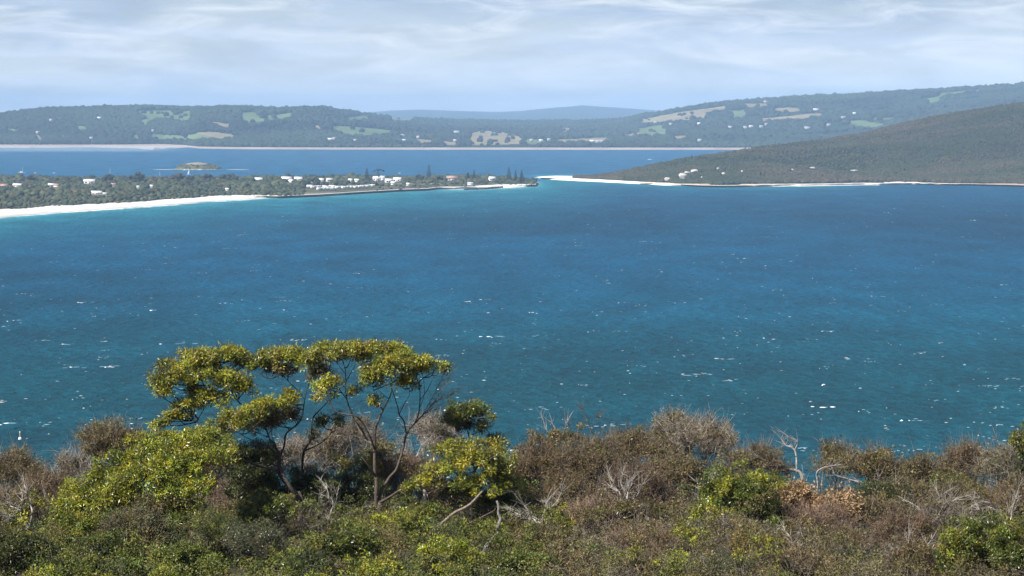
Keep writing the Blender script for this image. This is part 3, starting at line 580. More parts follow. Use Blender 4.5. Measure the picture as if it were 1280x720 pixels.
def build_spit_trees():
    N = 9000; ci = rng.uniform(0, len(SPX) - 1.01, N); r = rng.uniform(0, 1, N) ** 1.0 * 37; i0, r0 = ci.astype(int), r.astype(int); v = (r - r0)[:, None]; u = (ci - i0)[:, None]
    P = (SPG[r0, i0] * (1 - u) + SPG[r0, i0 + 1] * u) * (1 - v) + (SPG[r0 + 1, i0] * (1 - u) + SPG[r0 + 1, i0 + 1] * u) * v
    px = 640 + P[:, 0] / P[:, 1] * F; py = py_of(P[:, 1], P[:, 2]); ok = np.ones(N, bool)
    for h in HOUSES: ok &= ~((np.abs(px - h[0]) < h[2] * 0.42 + 1.5) & (py > h[1] - 1.5) & (py < h[1] + 3.6))
    ok &= ~((px > 380) & (px < 470) & (py > 232.0)); ok &= ~((px > 470) & (py > 229.5) & (rng.random(N) < 0.75)); ok &= ~((px > 650) & (rng.random(N) < 0.5))
    P, px, py, r = P[ok], px[ok], py[ok], r[ok]; n = len(P)
    f = fbm(P[:, 0] / 60, P[:, 1] / 90, 19); edge = np.clip(r / 10, 0.0, 1)
    s = rng.uniform(1.6, 3.6, n) * (0.55 + 0.5 * edge) * (0.6 + 0.9 * f) * np.where(px > 470, 0.75, 1)
    big = (rng.random(n) < 0.10) & (r > 14); s = np.where(big, s * 1.35, s)
    k = np.clip((fbm(P[:, 0] / 45, P[:, 1] / 70, 29) - 0.3) * 2.2, 0, 1)[:, None]; g = (0.6 + 0.8 * rng.random((n, 1)))
    col = (np.array([0.060, 0.070, 0.038]) * (1 - k) + np.array([0.036, 0.046, 0.026]) * k) * g; col = np.where((rng.random(n) < 0.08)[:, None], col * [1.5, 1.0, 0.9], col)
    mb = MB(); mb.blobs(P + np.c_[0 * s, 0 * s, s * 0.5], np.c_[s * 1.15, s * 1.15, s * rng.uniform(0.75, 1.15, n)], col, ICO2, 0.22)
    tag(mb.build('spit_scrub', M['bush']), 'olive green coastal scrub and low trees covering the sand spit', 'scrub', kind='stuff')
build_spit_trees()
def conifer(label, px, top, base, half, seed):
    r = np.random.default_rng(seed); p = spit_at(px, base); h = (base - top) / F * p[1] * 1.12; w = half / F * p[1] * 1.15; t = thing('norfolk_pine', label, 'tree', p, 'tall conifers on the sand spit')
    b = MB(); b.tube([(0, 0, -1), (0, 0, h * 0.5), (0, 0, h)], (0.35, 0.05), 6, (0.10, 0.08, 0.06)); b.build('trunk', M['bark'], t)
    cb = MB(); z = h * 0.1
    while z < h * 0.97:
        k = (1 - z / h) ** 0.85 * w; n = 7
        for a in np.arange(n) * 2 * math.pi / n + r.uniform(0, 1):
            L = k * r.uniform(0.75, 1.1); d = np.array([math.cos(a), math.sin(a), 0.12]); side = np.array([-math.sin(a), math.cos(a), 0]) * max(0.5, L * 0.28)
            q = np.array([0, 0, z]); cb.add([q, q + d * L * 0.55 + side - [0, 0, 0.3], q + d * L + [0, 0, 0.25 * L * 0.3], q + d * L * 0.55 - side - [0, 0, 0.3], q + d * L * 0.5 + [0, 0, 0.6]], [[[0, 1, 4], [1, 2, 4], [2, 3, 4], [3, 0, 4], [0, 3, 1], [1, 3, 2]]], np.array([0.022, 0.034, 0.020]) * r.uniform(0.7, 1.3))
        z += h * 0.055
    cb.build('crown', M['bush'], t)
for i, a in enumerate([('tallest lone dark conifer in the middle of the spit', 536.3, 207.0, 225, 4.6), ('dark conifer beside the umbrella shaped tree near the caravan park', 458.7, 211.5, 229, 5.0), ('big conifer, leftmost of three at the spit tip', 636, 209.8, 228, 5.2), ('thin conifer, middle of three at the spit tip', 644.5, 213.6, 228, 3.6),
    ('conifer, rightmost of three at the spit tip', 652, 213.0, 229, 4.8), ('pointed conifer, the taller of two right of the terracotta roof', 592.5, 213.5, 226, 3.6), ('short conifer, the lower of two right of the terracotta roof', 585, 216.0, 226, 3.4)]): conifer(*a, 60 + i)
def broad_tree(label, px, top, base, half, seed, col=(0.034, 0.040, 0.024), umbrella=False):
    r = np.random.default_rng(seed); p = spit_at(px, base); h = (base - top) / F * p[1]; w = half / F * p[1]; t = thing('spreading_tree', label, 'tree', p, 'taller trees standing out of the spit scrub'); tb = MB(); cb = MB()
    n = 26; a = r.uniform(0, 2 * math.pi, n); rr = np.sqrt(r.random(n)) * w; zz = h * (0.86 - 0.35 * (rr / w) ** 2 * (0.4 if umbrella else 1)) - (0 if umbrella else r.uniform(0, 0.4, n) * h)
    P = np.c_[rr * np.cos(a), rr * np.sin(a), zz]; s = r.uniform(0.16, 0.34, n) * w
    for q in P[:9]: tb.tube([(0, 0, -0.5), (0, 0, h * 0.3), q * [0.5, 0.5, 0.75], q], (0.35, 0.1), 5, (0.12, 0.10, 0.08), sub=2)
    if umbrella: P = P[r.random(n) < 0.6]; s = s[:len(P)] * 0.7
    cb.blobs(P, np.c_[s, s, s * (0.35 if umbrella else 0.75)], np.array(col) * r.uniform(0.7, 1.4, (len(P), 1)), ICO2, 0.3)
    tb.build('trunk', M['bark'], t); cb.build('crown', M['bush'], t)
for i, a in enumerate([('bare umbrella shaped tree with thin flat crown above white houses', 473.5, 209.5, 228, 7), ('dark rounded tree in front of the big moored yacht', 136, 216.8, 229, 9), ('dark domed tree standing highest on the left half of the spit', 171, 213.8, 229, 9), ('wide brownish tree left of the small island', 224, 217.0, 229, 11),
    ('dark tree just below the left side of the small island', 238, 217.8, 229, 7), ('brown tree just below the right end of the small island', 260.5, 214.6, 229, 8), ('low wide tree right of the small island', 286, 217.6, 229, 13), ('dark tree near the left yacht at the photo edge', 36, 219, 229, 9), ('dark tree left of the white shed pair', 392, 221, 230, 7), ('dark tree left of the tallest conifer', 525, 217.5, 228, 6), ('rounded tree right of the tallest conifer', 549, 219, 228, 6)]):
    broad_tree(*a, 80 + i, umbrella=(i == 0), col=(0.05, 0.04, 0.03) if i in (3, 5) else (0.034, 0.040, 0.024))

# small island in the inner harbour
def build_island():
    c = onz(248, 211.6); sx, sy, h = 43, 60, 12.2; u = np.linspace(-1.35, 1.35, 60); U, V = np.meshgrid(u, u); r = np.sqrt((U + 0.0) ** 2 + V ** 2) + (fbm(U * 2, V * 2, 7) - 0.5) * 0.25
    Z = h * np.clip(1 - r ** 2, -0.15, 1) ** 1.0 * np.where(True, 1, 1); Z = np.where(r > 1, -2, h * np.maximum(1 - r ** 2, 0) ** 0.7 * (1 - 0.35 * np.clip(U, 0, 1)) + 0.2)
    G = np.stack([c[0] + U * sx, c[1] + V * sy, Z], -1); n = fbm(U * 4, V * 4, 8)
    C = np.where((Z > h * 0.74)[..., None], np.array([0.30, 0.25, 0.19]), np.array([0.10, 0.105, 0.055]) * (0.6 + 0.8 * n[..., None])); C = np.where((Z < 0.8)[..., None], np.array([0.5, 0.45, 0.38]), C)
    mb = MB(); mb.grid(G, C); tag(mb.build('island', M['land'], smooth_shade=True), kind='structure')
    n = 420; q = rng.uniform(-1, 1, (n, 2)); ok = (np.hypot(*q.T) < 0.95); q = q[ok]; zz = h * np.maximum(1 - (q ** 2).sum(1), 0) ** 0.7 * (1 - 0.35 * np.clip(q[:, 0], 0, 1)); ok = zz < h * 0.70; q, zz = q[ok], zz[ok]; n = len(q); s = rng.uniform(0.8, 1.9, n)
    mb = MB(); mb.blobs(np.c_[c[0] + q[:, 0] * sx, c[1] + q[:, 1] * sy, zz + 0.3], np.c_[s * 1.3, s * 1.3, s], np.array([0.085, 0.09, 0.045]) * rng.uniform(0.6, 1.4, (n, 1)), ICO1, 0.25); tag(mb.build('island_scrub', M['bush']), 'low green scrub around the pale rocky top of the small island', 'scrub', kind='stuff')
    mb = MB()
    for a, b in ((190, 224), (282, 314)):
        px = np.linspace(a, b, 30); k = np.sin(np.pi * (px - a) / (b - a)) ** 0.6; lo, mi, hi = onz(px, 211.9 + 0.5 * k, 0.02), onz(px, 211.9 + 0 * k, 0.35), onz(px, 211.9 - 0.4 * k, 0.02)
        mb.grid(np.stack([lo + [0, -3, -0.6], lo, mi, hi, hi + [0, 3, -0.6]]), np.tile([0.24, 0.28, 0.30], (5, 30, 1)))
    tag(mb.build('island_sand_spit', M['sand'], smooth_shade=True), kind='structure')
build_island()

# ------------------------------------------------------------------ boats and the buoy
def hull_mb(L, Wd, Hh, col):
    x = np.linspace(-0.5, 0.5, 14); wv = np.where(x < 0, 0.85 + 0.15 * np.sin(np.pi * (x + 0.5)), np.cos(np.pi * np.clip(x, 0, 0.5)) ** 0.6) ; wv = np.clip(wv, 0.03, 1)
    rows = []
    for k, z in ((0.05, -0.35), (0.6, 0.0), (0.9, 0.55), (1.0, 1.0)): rows.append(np.c_[x * L, wv * Wd / 2 * k, z * Hh + np.maximum(x, 0) * 0.5 * Hh * (z > 0.5)])
    G = np.array(rows); mb = MB(); mb.grid(G, np.tile(col, (4, 14, 1))); mb.grid(G[::-1] * [1, -1, 1], np.tile(col, (4, 14, 1)))
    t = G[-1] - [0, 0, 0.02 * Hh]; mb.grid(np.stack([t * [1, -1, 1], t]), np.tile((0.7, 0.68, 0.64), (2, 14, 1)))
    mb.grid(np.stack([G[:, 0] * [1, -1, 1], G[:, 0]]), np.tile(col, (2, 4, 1))); return mb
def boat(name, label, px, py, L, col=(0.8, 0.8, 0.8), mast=0.0, rz=0.2, cabin=True, sail=False):
    p = onz(px, py); t = thing(name, label, 'boat', p, 'boats on the inner harbour'); Hh = max(0.9, L * 0.11); hull_mb(L, L * 0.3, Hh, col).build('hull', M['paint'], t)
    if cabin:
        b = MB(); b.add([(-L * .22, -L * .09, Hh * .95), (L * .15, -L * .08, Hh * .95), (L * .15, L * .08, Hh * .95), (-L * .22, L * .09, Hh * .95), (-L * .20, -L * .075, Hh * 1.8), (L * .06, -L * .065, Hh * 1.8), (L * .06, L * .065, Hh * 1.8), (-L * .20, L * .075, Hh * 1.8)], [[[4, 5, 6, 7], [0, 1, 5, 4], [1, 2, 6, 5], [2, 3, 7, 6], [3, 0, 4, 7]]], (0.78, 0.78, 0.78)); b.build('cabin', M['paint'], t)
        b = MB(); b.box((-L * 0.06, 0, Hh * 1.45), (L * 0.11, L * 0.0835, Hh * 0.13), col=(0.03, 0.04, 0.06)); b.build('window', M['paint'], t)
    if mast:
        b = MB(); b.tube([(L * .08, 0, Hh * .8), (L * .08, 0, mast)], (0.16, 0.10), 6, (0.72, 0.72, 0.72), sub=2); b.build('mast', M['paint'], t)
        b = MB(); b.tube([(L * .08, 0, Hh * 2.1), (-L * .34, 0, Hh * 2.2)], 0.16, 6, (0.70, 0.72, 0.76), sub=2); b.build('boom', M['paint'], t)
    if sail:
        b = MB(); v = [(L * .06, 0.05, Hh * 2.2), (-L * .33, 0.3, Hh * 2.3), (L * .06, 0.05, mast * .97)]; b.add(v + [(x, y - 0.04, z) for x, y, z in v], [[[0, 1, 2], [3, 5, 4]]], (0.82, 0.82, 0.82)); b.build('sail', M['wall'], t)
    t.rotation_euler.z = rz; return t
boat('yacht', 'white yacht with bare mast near the left edge of the inner harbour', 27.5, 216.7, 14, mast=10.5, rz=0.15)
boat('motor_launch', 'low reddish boat right of the leftmost yacht', 44.5, 217.0, 8, (0.42, 0.16, 0.14), rz=-0.1)
boat('motor_launch', 'small blue grey boat far right of the leftmost yacht', 68, 217.0, 7, (0.40, 0.50, 0.62), rz=0.3)
boat('yacht', 'large white yacht with tall mast close behind the dark spit trees', 136.5, 223.6, 15.5, mast=17.5, rz=0.1)
boat('motor_launch', 'small white boat right of the large moored yacht', 150.3, 226.0, 6, rz=1.2)
boat('yacht', 'tiny yacht with white sail up in front of the small island', 236, 218.3, 7, mast=9, rz=0.3, sail=True)
boat('motor_launch', 'small white launch at the foot of the small island', 231, 213.2, 7, rz=0.1)
boat('yacht', 'small white yacht with thin mast left of the small island', 199.5, 224.9, 8, mast=13, rz=0.9)
boat('motor_launch', 'white motor launch alone on the inner harbour above the headland', 812.5, 199.8, 10.5, rz=-0.2)
boat('motor_launch', 'tiny pale boat on open harbour between spit houses and far shore', 500, 217.0, 5, (0.7, 0.7, 0.72), rz=0.5)
boat('motor_launch', 'tiny pale boat just right of the small island yacht', 247, 224.0, 6, (0.75, 0.75, 0.75), rz=0.2)
def buoy():
    p = onz(25, 549.3); t = thing('marker_buoy', 'white channel buoy with small lattice tower floating off the left shore', 'buoy', p)
    a = np.arange(16) * 2 * math.pi / 16; prof = [(0.05, -0.4), (0.42, -0.35), (0.56, 0.0), (0.52, 0.45), (0.30, 0.72), (0.02, 0.76)]
    G = np.stack([np.c_[r * np.cos(a), r * np.sin(a), np.full(16, z)] for r, z in prof]); G = np.concatenate([G, G[:, :1]], 1); b = MB(); b.grid(G, np.tile((0.8, 0.8, 0.78), (len(prof), 17, 1))); b.build('float', M['paint'], t, smooth_shade=True)
    b = MB()
    for k in range(4): q = np.array([math.cos(k * math.pi / 2), math.sin(k * math.pi / 2), 0]); b.tube([q * 0.28 + [0, 0, 0.65], q * 0.12 + [0, 0, 2.0]], 0.035, 5, (0.55, 0.50, 0.35), sub=1)
    for z in (1.05, 1.5): b.tube([(0.2, 0, z), (0, 0.2, z), (-0.2, 0, z), (0, -0.2, z), (0.2, 0, z)], 0.025, 4, (0.55, 0.50, 0.35), sub=1)
    b.build('tower', M['paint'], t)
    b = MB(); b.tube([(0, 0, 1.95), (0, 0, 2.15), (0, 0, 2.45)], (0.22, 0.20), 8, (0.60, 0.52, 0.25), sub=1); b.build('lantern', M['paint'], t)
buoy()

# ------------------------------------------------------------------ farmhouses on the far hills
for i, (px, py, lab, wd) in enumerate(FARMS):
    p = far_at(px, py); house('farmhouse', lab, 'house', p + [0, -6, 4.5], wd * 0.68, 9, 4.5, 'w' if i % 4 == 1 else 'f', 'houses on the far hills', rz=rng.uniform(-0.3, 0.3), detail=False, wall=(0.40, 0.39, 0.37))

# ------------------------------------------------------------------ near hillside
def ground(X, Y):
    z = np.interp(Y, [-60, 0, 12, 30, 50, 60, 66, 80, 88, 95, 103, 112, 130, 300, 400], [101, 98.4, 97.2, 93.2, 89.5, 88.4, 88.0, 88.05, 87.6, 86.6, 84.8, 81.5, 73, -4, -30])
    return z + (fbm(np.asarray(X) / 9, np.asarray(Y) / 9, 2) - 0.5) * 0.7 * np.clip((np.asarray(Y) - 20) / 30, 0, 1)
def build_ground():
    xs = np.concatenate([np.linspace(-260, -26, 40), np.linspace(-25, 25, 101), np.linspace(26, 260, 40)]); ys = np.concatenate([np.linspace(-60, 58, 40), np.linspace(60, 112, 105), np.linspace(114, 400, 80)])
    Y, X = np.meshgrid(ys, xs, indexing='ij'); Z = ground(X, Y) + np.where(Y > 130, (fbm(X / 30, Y / 30, 5) - 0.5) * 6, 0); n = fbm(X / 1.5, Y / 1.5, 6)[..., None]
    mb = MB(); mb.grid(np.stack([X, Y, Z], -1), np.array([0.055, 0.043, 0.032]) * (0.5 + n)); tag(mb.build('hillside_ground', M['soil'], smooth_shade=True), kind='structure')
build_ground()

PAL = dict(
    gum=[(0.30, 0.305, 0.028), (0.21, 0.235, 0.028), (0.36, 0.315, 0.034), (0.09, 0.112, 0.022), (0.20, 0.185, 0.06)],
    bright=[(0.27, 0.285, 0.028), (0.19, 0.225, 0.026), (0.33, 0.295, 0.032), (0.085, 0.108, 0.024)],
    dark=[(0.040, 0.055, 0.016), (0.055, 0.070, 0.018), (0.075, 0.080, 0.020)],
    green=[(0.115, 0.140, 0.025), (0.075, 0.100, 0.022), (0.165, 0.165, 0.03)],
    olive=[(0.125, 0.115, 0.036), (0.165, 0.130, 0.044), (0.075, 0.074, 0.030), (0.150, 0.105, 0.05), (0.22, 0.19, 0.09)],
    rust=[(0.180, 0.105, 0.050), (0.125, 0.085, 0.040), (0.105, 0.092, 0.036), (0.190, 0.150, 0.075), (0.09, 0.085, 0.03)],
    tan=[(0.42, 0.29, 0.17), (0.34, 0.22, 0.12), (0.26, 0.17, 0.09)],
    heath=[(0.085, 0.105, 0.022), (0.130, 0.145, 0.026), (0.055, 0.072, 0.020), (0.17, 0.165, 0.036)],
    sage=[(0.085, 0.095, 0.048), (0.060, 0.070, 0.034), (0.120, 0.125, 0.065)],
    gold=[(0.190, 0.140, 0.030), (0.150, 0.120, 0.026), (0.110, 0.100, 0.030)])
def pal(name, n, young=None):
    p = np.array(PAL[name]); c = p[rng.integers(0, len(p), n)] * rng.uniform(0.75, 1.25, (n, 1))
    return c
def unit(n, zmin=-1.0):
    d = rng.normal(0, 1, (n, 3)); d /= np.linalg.norm(d, axis=1)[:, None]; d[:, 2] = np.where(d[:, 2] < zmin, -d[:, 2], d[:, 2]); return d
def lobes_of(c, r, rl, k=1.0, zmin=-0.25):
    """lobe centres spread over the upper shell of an ellipsoid"""
    area = (r[0] * r[1] + r[0] * r[2] + r[1] * r[2]) / 3; n = max(3, int(k * 2.0 * area / rl ** 2))
    d = unit(n, zmin); f = rng.uniform(0.45, 1.0, n) ** 0.5; rr = np.maximum(np.array(r) - rl * 0.65, rl * 0.3); f = np.where(rng.random(n) < 0.22, rng.uniform(1.05, 1.4, n), f)
    L = c + d * rr * f[:, None] + rng.normal(0, rl * 0.35, (n, 3)) * [1, 1, 0.6]
    return L[vnoise(L[:, 0] * 2.3 + L[:, 1], L[:, 2] * 3.1 + L[:, 1] * 1.7, 9) > 0.17]
def leaf_lobes(mb, L, rl, n_leaf, palette, ll, lw, up=0.35, tone=0.36):
    """a tuft of leaves round each lobe centre, thicker on its upper side"""
    n = len(L); R_ = rl * rng.uniform(0.5, 1.4, n); P = np.repeat(L, n_leaf, 0); rr = np.repeat(R_, n_leaf); d = unit(len(P)); d[:, 2] = d[:, 2] + up * rng.random(len(P)); d /= np.linalg.norm(d, axis=1)[:, None]
    rad = rng.uniform(0.2, 1.12, len(P)) ** 0.7
    P = P + d * (rr * rad)[:, None] * np.array([1, 1, 0.78]); D = d * 0.7 + rng.normal(0, 0.6, (len(P), 3)) + [0, 0, -0.15]
    t = np.repeat(rng.uniform(1 - tone, 1 + tone, (n, 1)) * (1 + rng.normal(0, 1, (n, 1)) * np.array([[0.06, -0.01, 0.0]])), n_leaf, 0); pc = pal(palette, len(P)); lc = np.repeat(pal(palette, n), n_leaf, 0); pc = np.where((rng.random(len(P)) < 0.6)[:, None], lc, pc); mb.leaves(P, D, ll * rng.uniform(0.5, 1.5, len(P)), lw * rng.uniform(0.6, 1.4, len(P)), pc * t, face=d * 0.8 + [0, 0, 0.55])
def reach(mb, L, skel, r0, r1, col, per=1, sag=0.12):
    """twigs from the nearest point of the limbs to every lobe"""
    d = np.linalg.norm(L[:, None] - skel[None], axis=2) + np.maximum(skel[None, :, 2] - L[:, None, 2], 0) * 2.0; j = np.argsort(d, axis=1)[:, :4]; a = skel[j[np.arange(len(L)), rng.integers(0, 2, len(L))]]
    mid = (a + L) / 2 + rng.normal(0, 0.08, L.shape) - [0, 0, sag * 0.5]; n = len(L); mb.twigs(a, mid, L, np.full(n, r0), np.full(n, r1), np.array(col) * rng.uniform(0.7, 1.3, (n, 1)), 4)
    q = np.repeat(L, 3, 0); s = np.repeat(a * 0.35 + L * 0.65, 3, 0); e = q + rng.normal(0, 0.16, q.shape) + [0, 0, 0.06]; n = len(q); mb.twigs(s, (s + e) / 2 + rng.normal(0, 0.03, q.shape), e, np.full(n, r1 * 1.1), np.full(n, r1 * 0.4), np.array(col) * rng.uniform(0.7, 1.3, (n, 1)), 2)

def pt(p, Y): return at(p[0], p[1], Y + (p[2] if len(p) > 2 else 0))
def tree(name, label, cat, Y, base, limbs, clumps, group, palette='gum', bark=(0.095, 0.075, 0.06), rl=0.185, n_leaf=105, ll=0.088, lw=0.027, k=1.7, bare=(), depth=1.0, mat_='leaf', zmin=-0.25):
    """limbs: (points in px, r0, r1); clumps: (px, py, rx, ry[, dY[, palette]])"""
    b = at(*base, Y); b[2] = ground(b[0], Y) - 0.05; t = thing(name, label, cat, b, group); tb, cb = MB(), MB(); sk = []
    for pts, r0, r1 in limbs:
        P = np.array([pt(p, Y) for p in pts]); c = np.array(bark) * rng.uniform(0.85, 1.2)
        tb.tube(P, (r0 * 0.62, r1 * 0.62), 7, c, wob=0.25, sub=5)
        for i in range(len(P) - 1):
            for u in (0, 0.33, 0.66): sk.append(P[i] * (1 - u) + P[i + 1] * u)
        sk.append(P[-1])
    sk = np.array(sk)
    for c in clumps:
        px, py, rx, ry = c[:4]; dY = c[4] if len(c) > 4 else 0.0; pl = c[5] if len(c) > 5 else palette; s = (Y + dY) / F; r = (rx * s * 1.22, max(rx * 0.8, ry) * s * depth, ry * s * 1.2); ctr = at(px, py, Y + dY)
        q = sk[np.argsort(np.linalg.norm(sk - ctr, axis=1) + np.maximum(sk[:, 2] - ctr[2] + r[2] * 0.4, 0) * 2.5)[:3]]; nb = 2 + int(rx > 18) + int(rx > 28); loc_ = []
        for b_ in range(nb):                                # forking branchlets under each leaf mass
            a_ = q[b_ % 3]; e_ = ctr + np.array([(b_ - (nb - 1) / 2) * r[0] * 0.75 + rng.normal(0, 0.06), rng.normal(0, r[1] * 0.4), r[2] * rng.uniform(-0.2, 0.3)]); m_ = a_ * 0.55 + e_ * 0.45 + rng.normal(0, 0.07, 3) - [0, 0, 0.05]
            tb.tube([a_, m_, e_], (0.020, 0.008), 5, np.array(bark) * rng.uniform(0.8, 1.2), wob=0.4, sub=4); loc_ += [m_, (m_ + e_) / 2, e_]
        L = lobes_of(ctr, r, rl, k, zmin); leaf_lobes(cb, L, rl, n_leaf, pl, ll, lw); sel = L[rng.random(len(L)) < 0.8]
        if len(sel): reach(tb, sel, np.array(loc_), 0.012, 0.005, np.array(bark) * 0.9)
    for pts, r0, n, spread in bare:                        # bare fans of fine twigs past the leaves
        P = np.array([pt(p, Y) for p in pts]); tb.tube(P, (r0 * 0.6, 0.004), 5, np.array(bark) * 1.3, wob=0.2); f = rng.uniform(0.15, 0.98, n) * (len(P) - 1); i = f.astype(int); s = P[i] + (P[i + 1] - P[i]) * (f - i)[:, None]; d = P[i + 1] - P[i]; d /= np.linalg.norm(d, axis=1)[:, None]
        e = s + d * rng.uniform(0.05, 0.45, (n, 1)) + rng.normal(0, spread * 2.0, (n, 3)) + [0, 0, 0.06]; tb.twigs(s, (s + e) / 2 + rng.normal(0, 0.04, s.shape), e, np.full(n, 0.005), np.full(n, 0.0018), np.array(bark) * 2.2, 3)
    tb.build('trunk', M['bark'], t, loc=b, smooth_shade=True); cb.build('crown', M[mat_], t, loc=b); return t

TG = 'coastal gum trees on the near hillside'
# slender gum with the umbrella crown
tree('gum_tree', 'slender gum tree with open umbrella crown and forked dark trunk', 'tree', 81, (467, 668), [
    ([(467, 672), (468.5, 652), (470, 630, 0.05), (471, 612, 0.1), (470, 596, 0.1)], 0.13, 0.075), ([(474, 668, -0.1), (475, 648), (475, 628)], 0.10, 0.085),
    ([(470, 600, 0.1), (468.5, 583, 0.1), (468, 559, 0.2), (468.5, 545, 0.2), (470, 535, 0.2), (475, 520, 0.2), (479, 512, 0.2)], 0.075, 0.045),
    ([(470, 596), (463, 586, -0.2), (456, 576, -0.3), (451, 571, -0.3)], 0.055, 0.02), ([(468.5, 562), (464, 550, -0.2), (460, 540, -0.3), (452, 527, -0.4), (445, 520, -0.5), (434, 518, -0.5), (424, 516, -0.5), (417, 511, -0.5), (412, 504, -0.5)], 0.05, 0.018),
    ([(466, 556), (458, 548, 0.3), (451, 535, 0.4), (443, 524, 0.5), (438, 512, 0.5), (434, 500, 0.5), (432, 485, 0.5), (432, 465, 0.4), (428, 450, 0.3)], 0.045, 0.014),
    ([(434, 500, 0.5), (424, 486, 0.3), (412, 474, 0.1), (400, 462, 0), (392, 452, 0)], 0.022, 0.008), ([(432, 478, 0.4), (441, 462, 0.6), (450, 446, 0.6)], 0.02, 0.008), ([(432, 468, 0.4), (422, 455), (412, 445)], 0.016, 0.006),
    ([(479, 512), (472, 505, -0.3), (468, 492, -0.4), (465, 480, -0.4)], 0.03, 0.012), ([(479, 512), (486, 499, 0.3), (490, 486, 0.4), (488, 468, 0.5), (480, 450, 0.5)], 0.034, 0.012), ([(486, 499), (474, 488, 0.5), (462, 470, 0.6), (456, 452, 0.6)], 0.018, 0.007),
    ([(473, 640), (476, 615, 0.2), (484, 602, 0.2), (491, 592, 0.2), (497, 581, 0.2), (502, 568, 0.3), (505, 555, 0.3), (508, 543, 0.3)], 0.085, 0.055),
    ([(508, 543, 0.3), (514, 534, 0.2), (520, 527, 0.2), (524, 512, 0.1), (525, 490, 0), (523, 478, 0), (516, 464, 0)], 0.045, 0.014), ([(508, 543, 0.3), (505, 527, 0.4), (499, 518, 0.4), (496, 505, 0.4), (491, 490, 0.4), (487, 478, 0.4)], 0.04, 0.014),
    ([(499, 518, 0.4), (505, 505, 0), (511, 495, -0.2), (512, 486, -0.2)], 0.022, 0.008), ([(525, 500, 0), (534, 488, -0.2), (541, 474, -0.3), (548, 466, -0.3)], 0.018, 0.007), ([(524, 512), (530, 495, 0.4), (530, 480, 0.5), (528, 468, 0.5)], 0.018, 0.007),
    ([(475, 628), (489, 620, -0.3), (501, 612, -0.5), (514, 608, -0.6), (527, 604, -0.7), (540, 598, -0.8), (551, 593, -0.9), (560, 590, -0.9)], 0.06, 0.02), ([(532, 602, -0.7), (541, 594, -0.6), (549, 588, -0.6)], 0.026, 0.014)],
    [(408, 444, 24, 11), (425, 437, 24, 9, 0.5), (440, 435, 20, 8, -0.3), (470, 439, 32, 10, 0.6), (494, 440, 20, 10, 0.2), (452, 446, 18, 9), (512, 453, 34, 13, -0.2), (490, 462, 26, 14, -0.5), (527, 463, 20, 13, 0.1), (468, 474, 16, 15, -0.4), (506, 481, 16, 13, -0.3), (550, 464, 11, 9, -0.3), (540, 458, 12, 8, 0.3),
     (417, 478, 20, 8, -0.3), (402, 495, 14, 8, -0.4), (443, 487, 10, 5, 0.4), (472, 503, 9, 8, -0.3), (396, 470, 16, 14, 0.3, 'olive'), (390, 452, 14, 11, 0.2), (405, 484, 10, 8, 0.1, 'olive')], TG,
    bare=[([(520, 527, 0.2), (533, 514, 0), (541, 505, -0.1), (552, 488, -0.2), (560, 472, -0.2)], 0.03, 40, 0.10), ([(536, 510, 0), (548, 500, 0.2), (560, 496, 0.2), (571, 488, 0.2)], 0.02, 40, 0.09), ([(528, 519), (540, 498, 0.3), (550, 478, 0.3), (556, 466, 0.3)], 0.018, 30, 0.09), ([(512, 538), (530, 518, 0.4), (545, 512, 0.5), (565, 505, 0.6)], 0.014, 20, 0.08), ([(463, 586), (452, 562, -0.6), (447, 552, -0.7)], 0.014, 14, 0.08)])
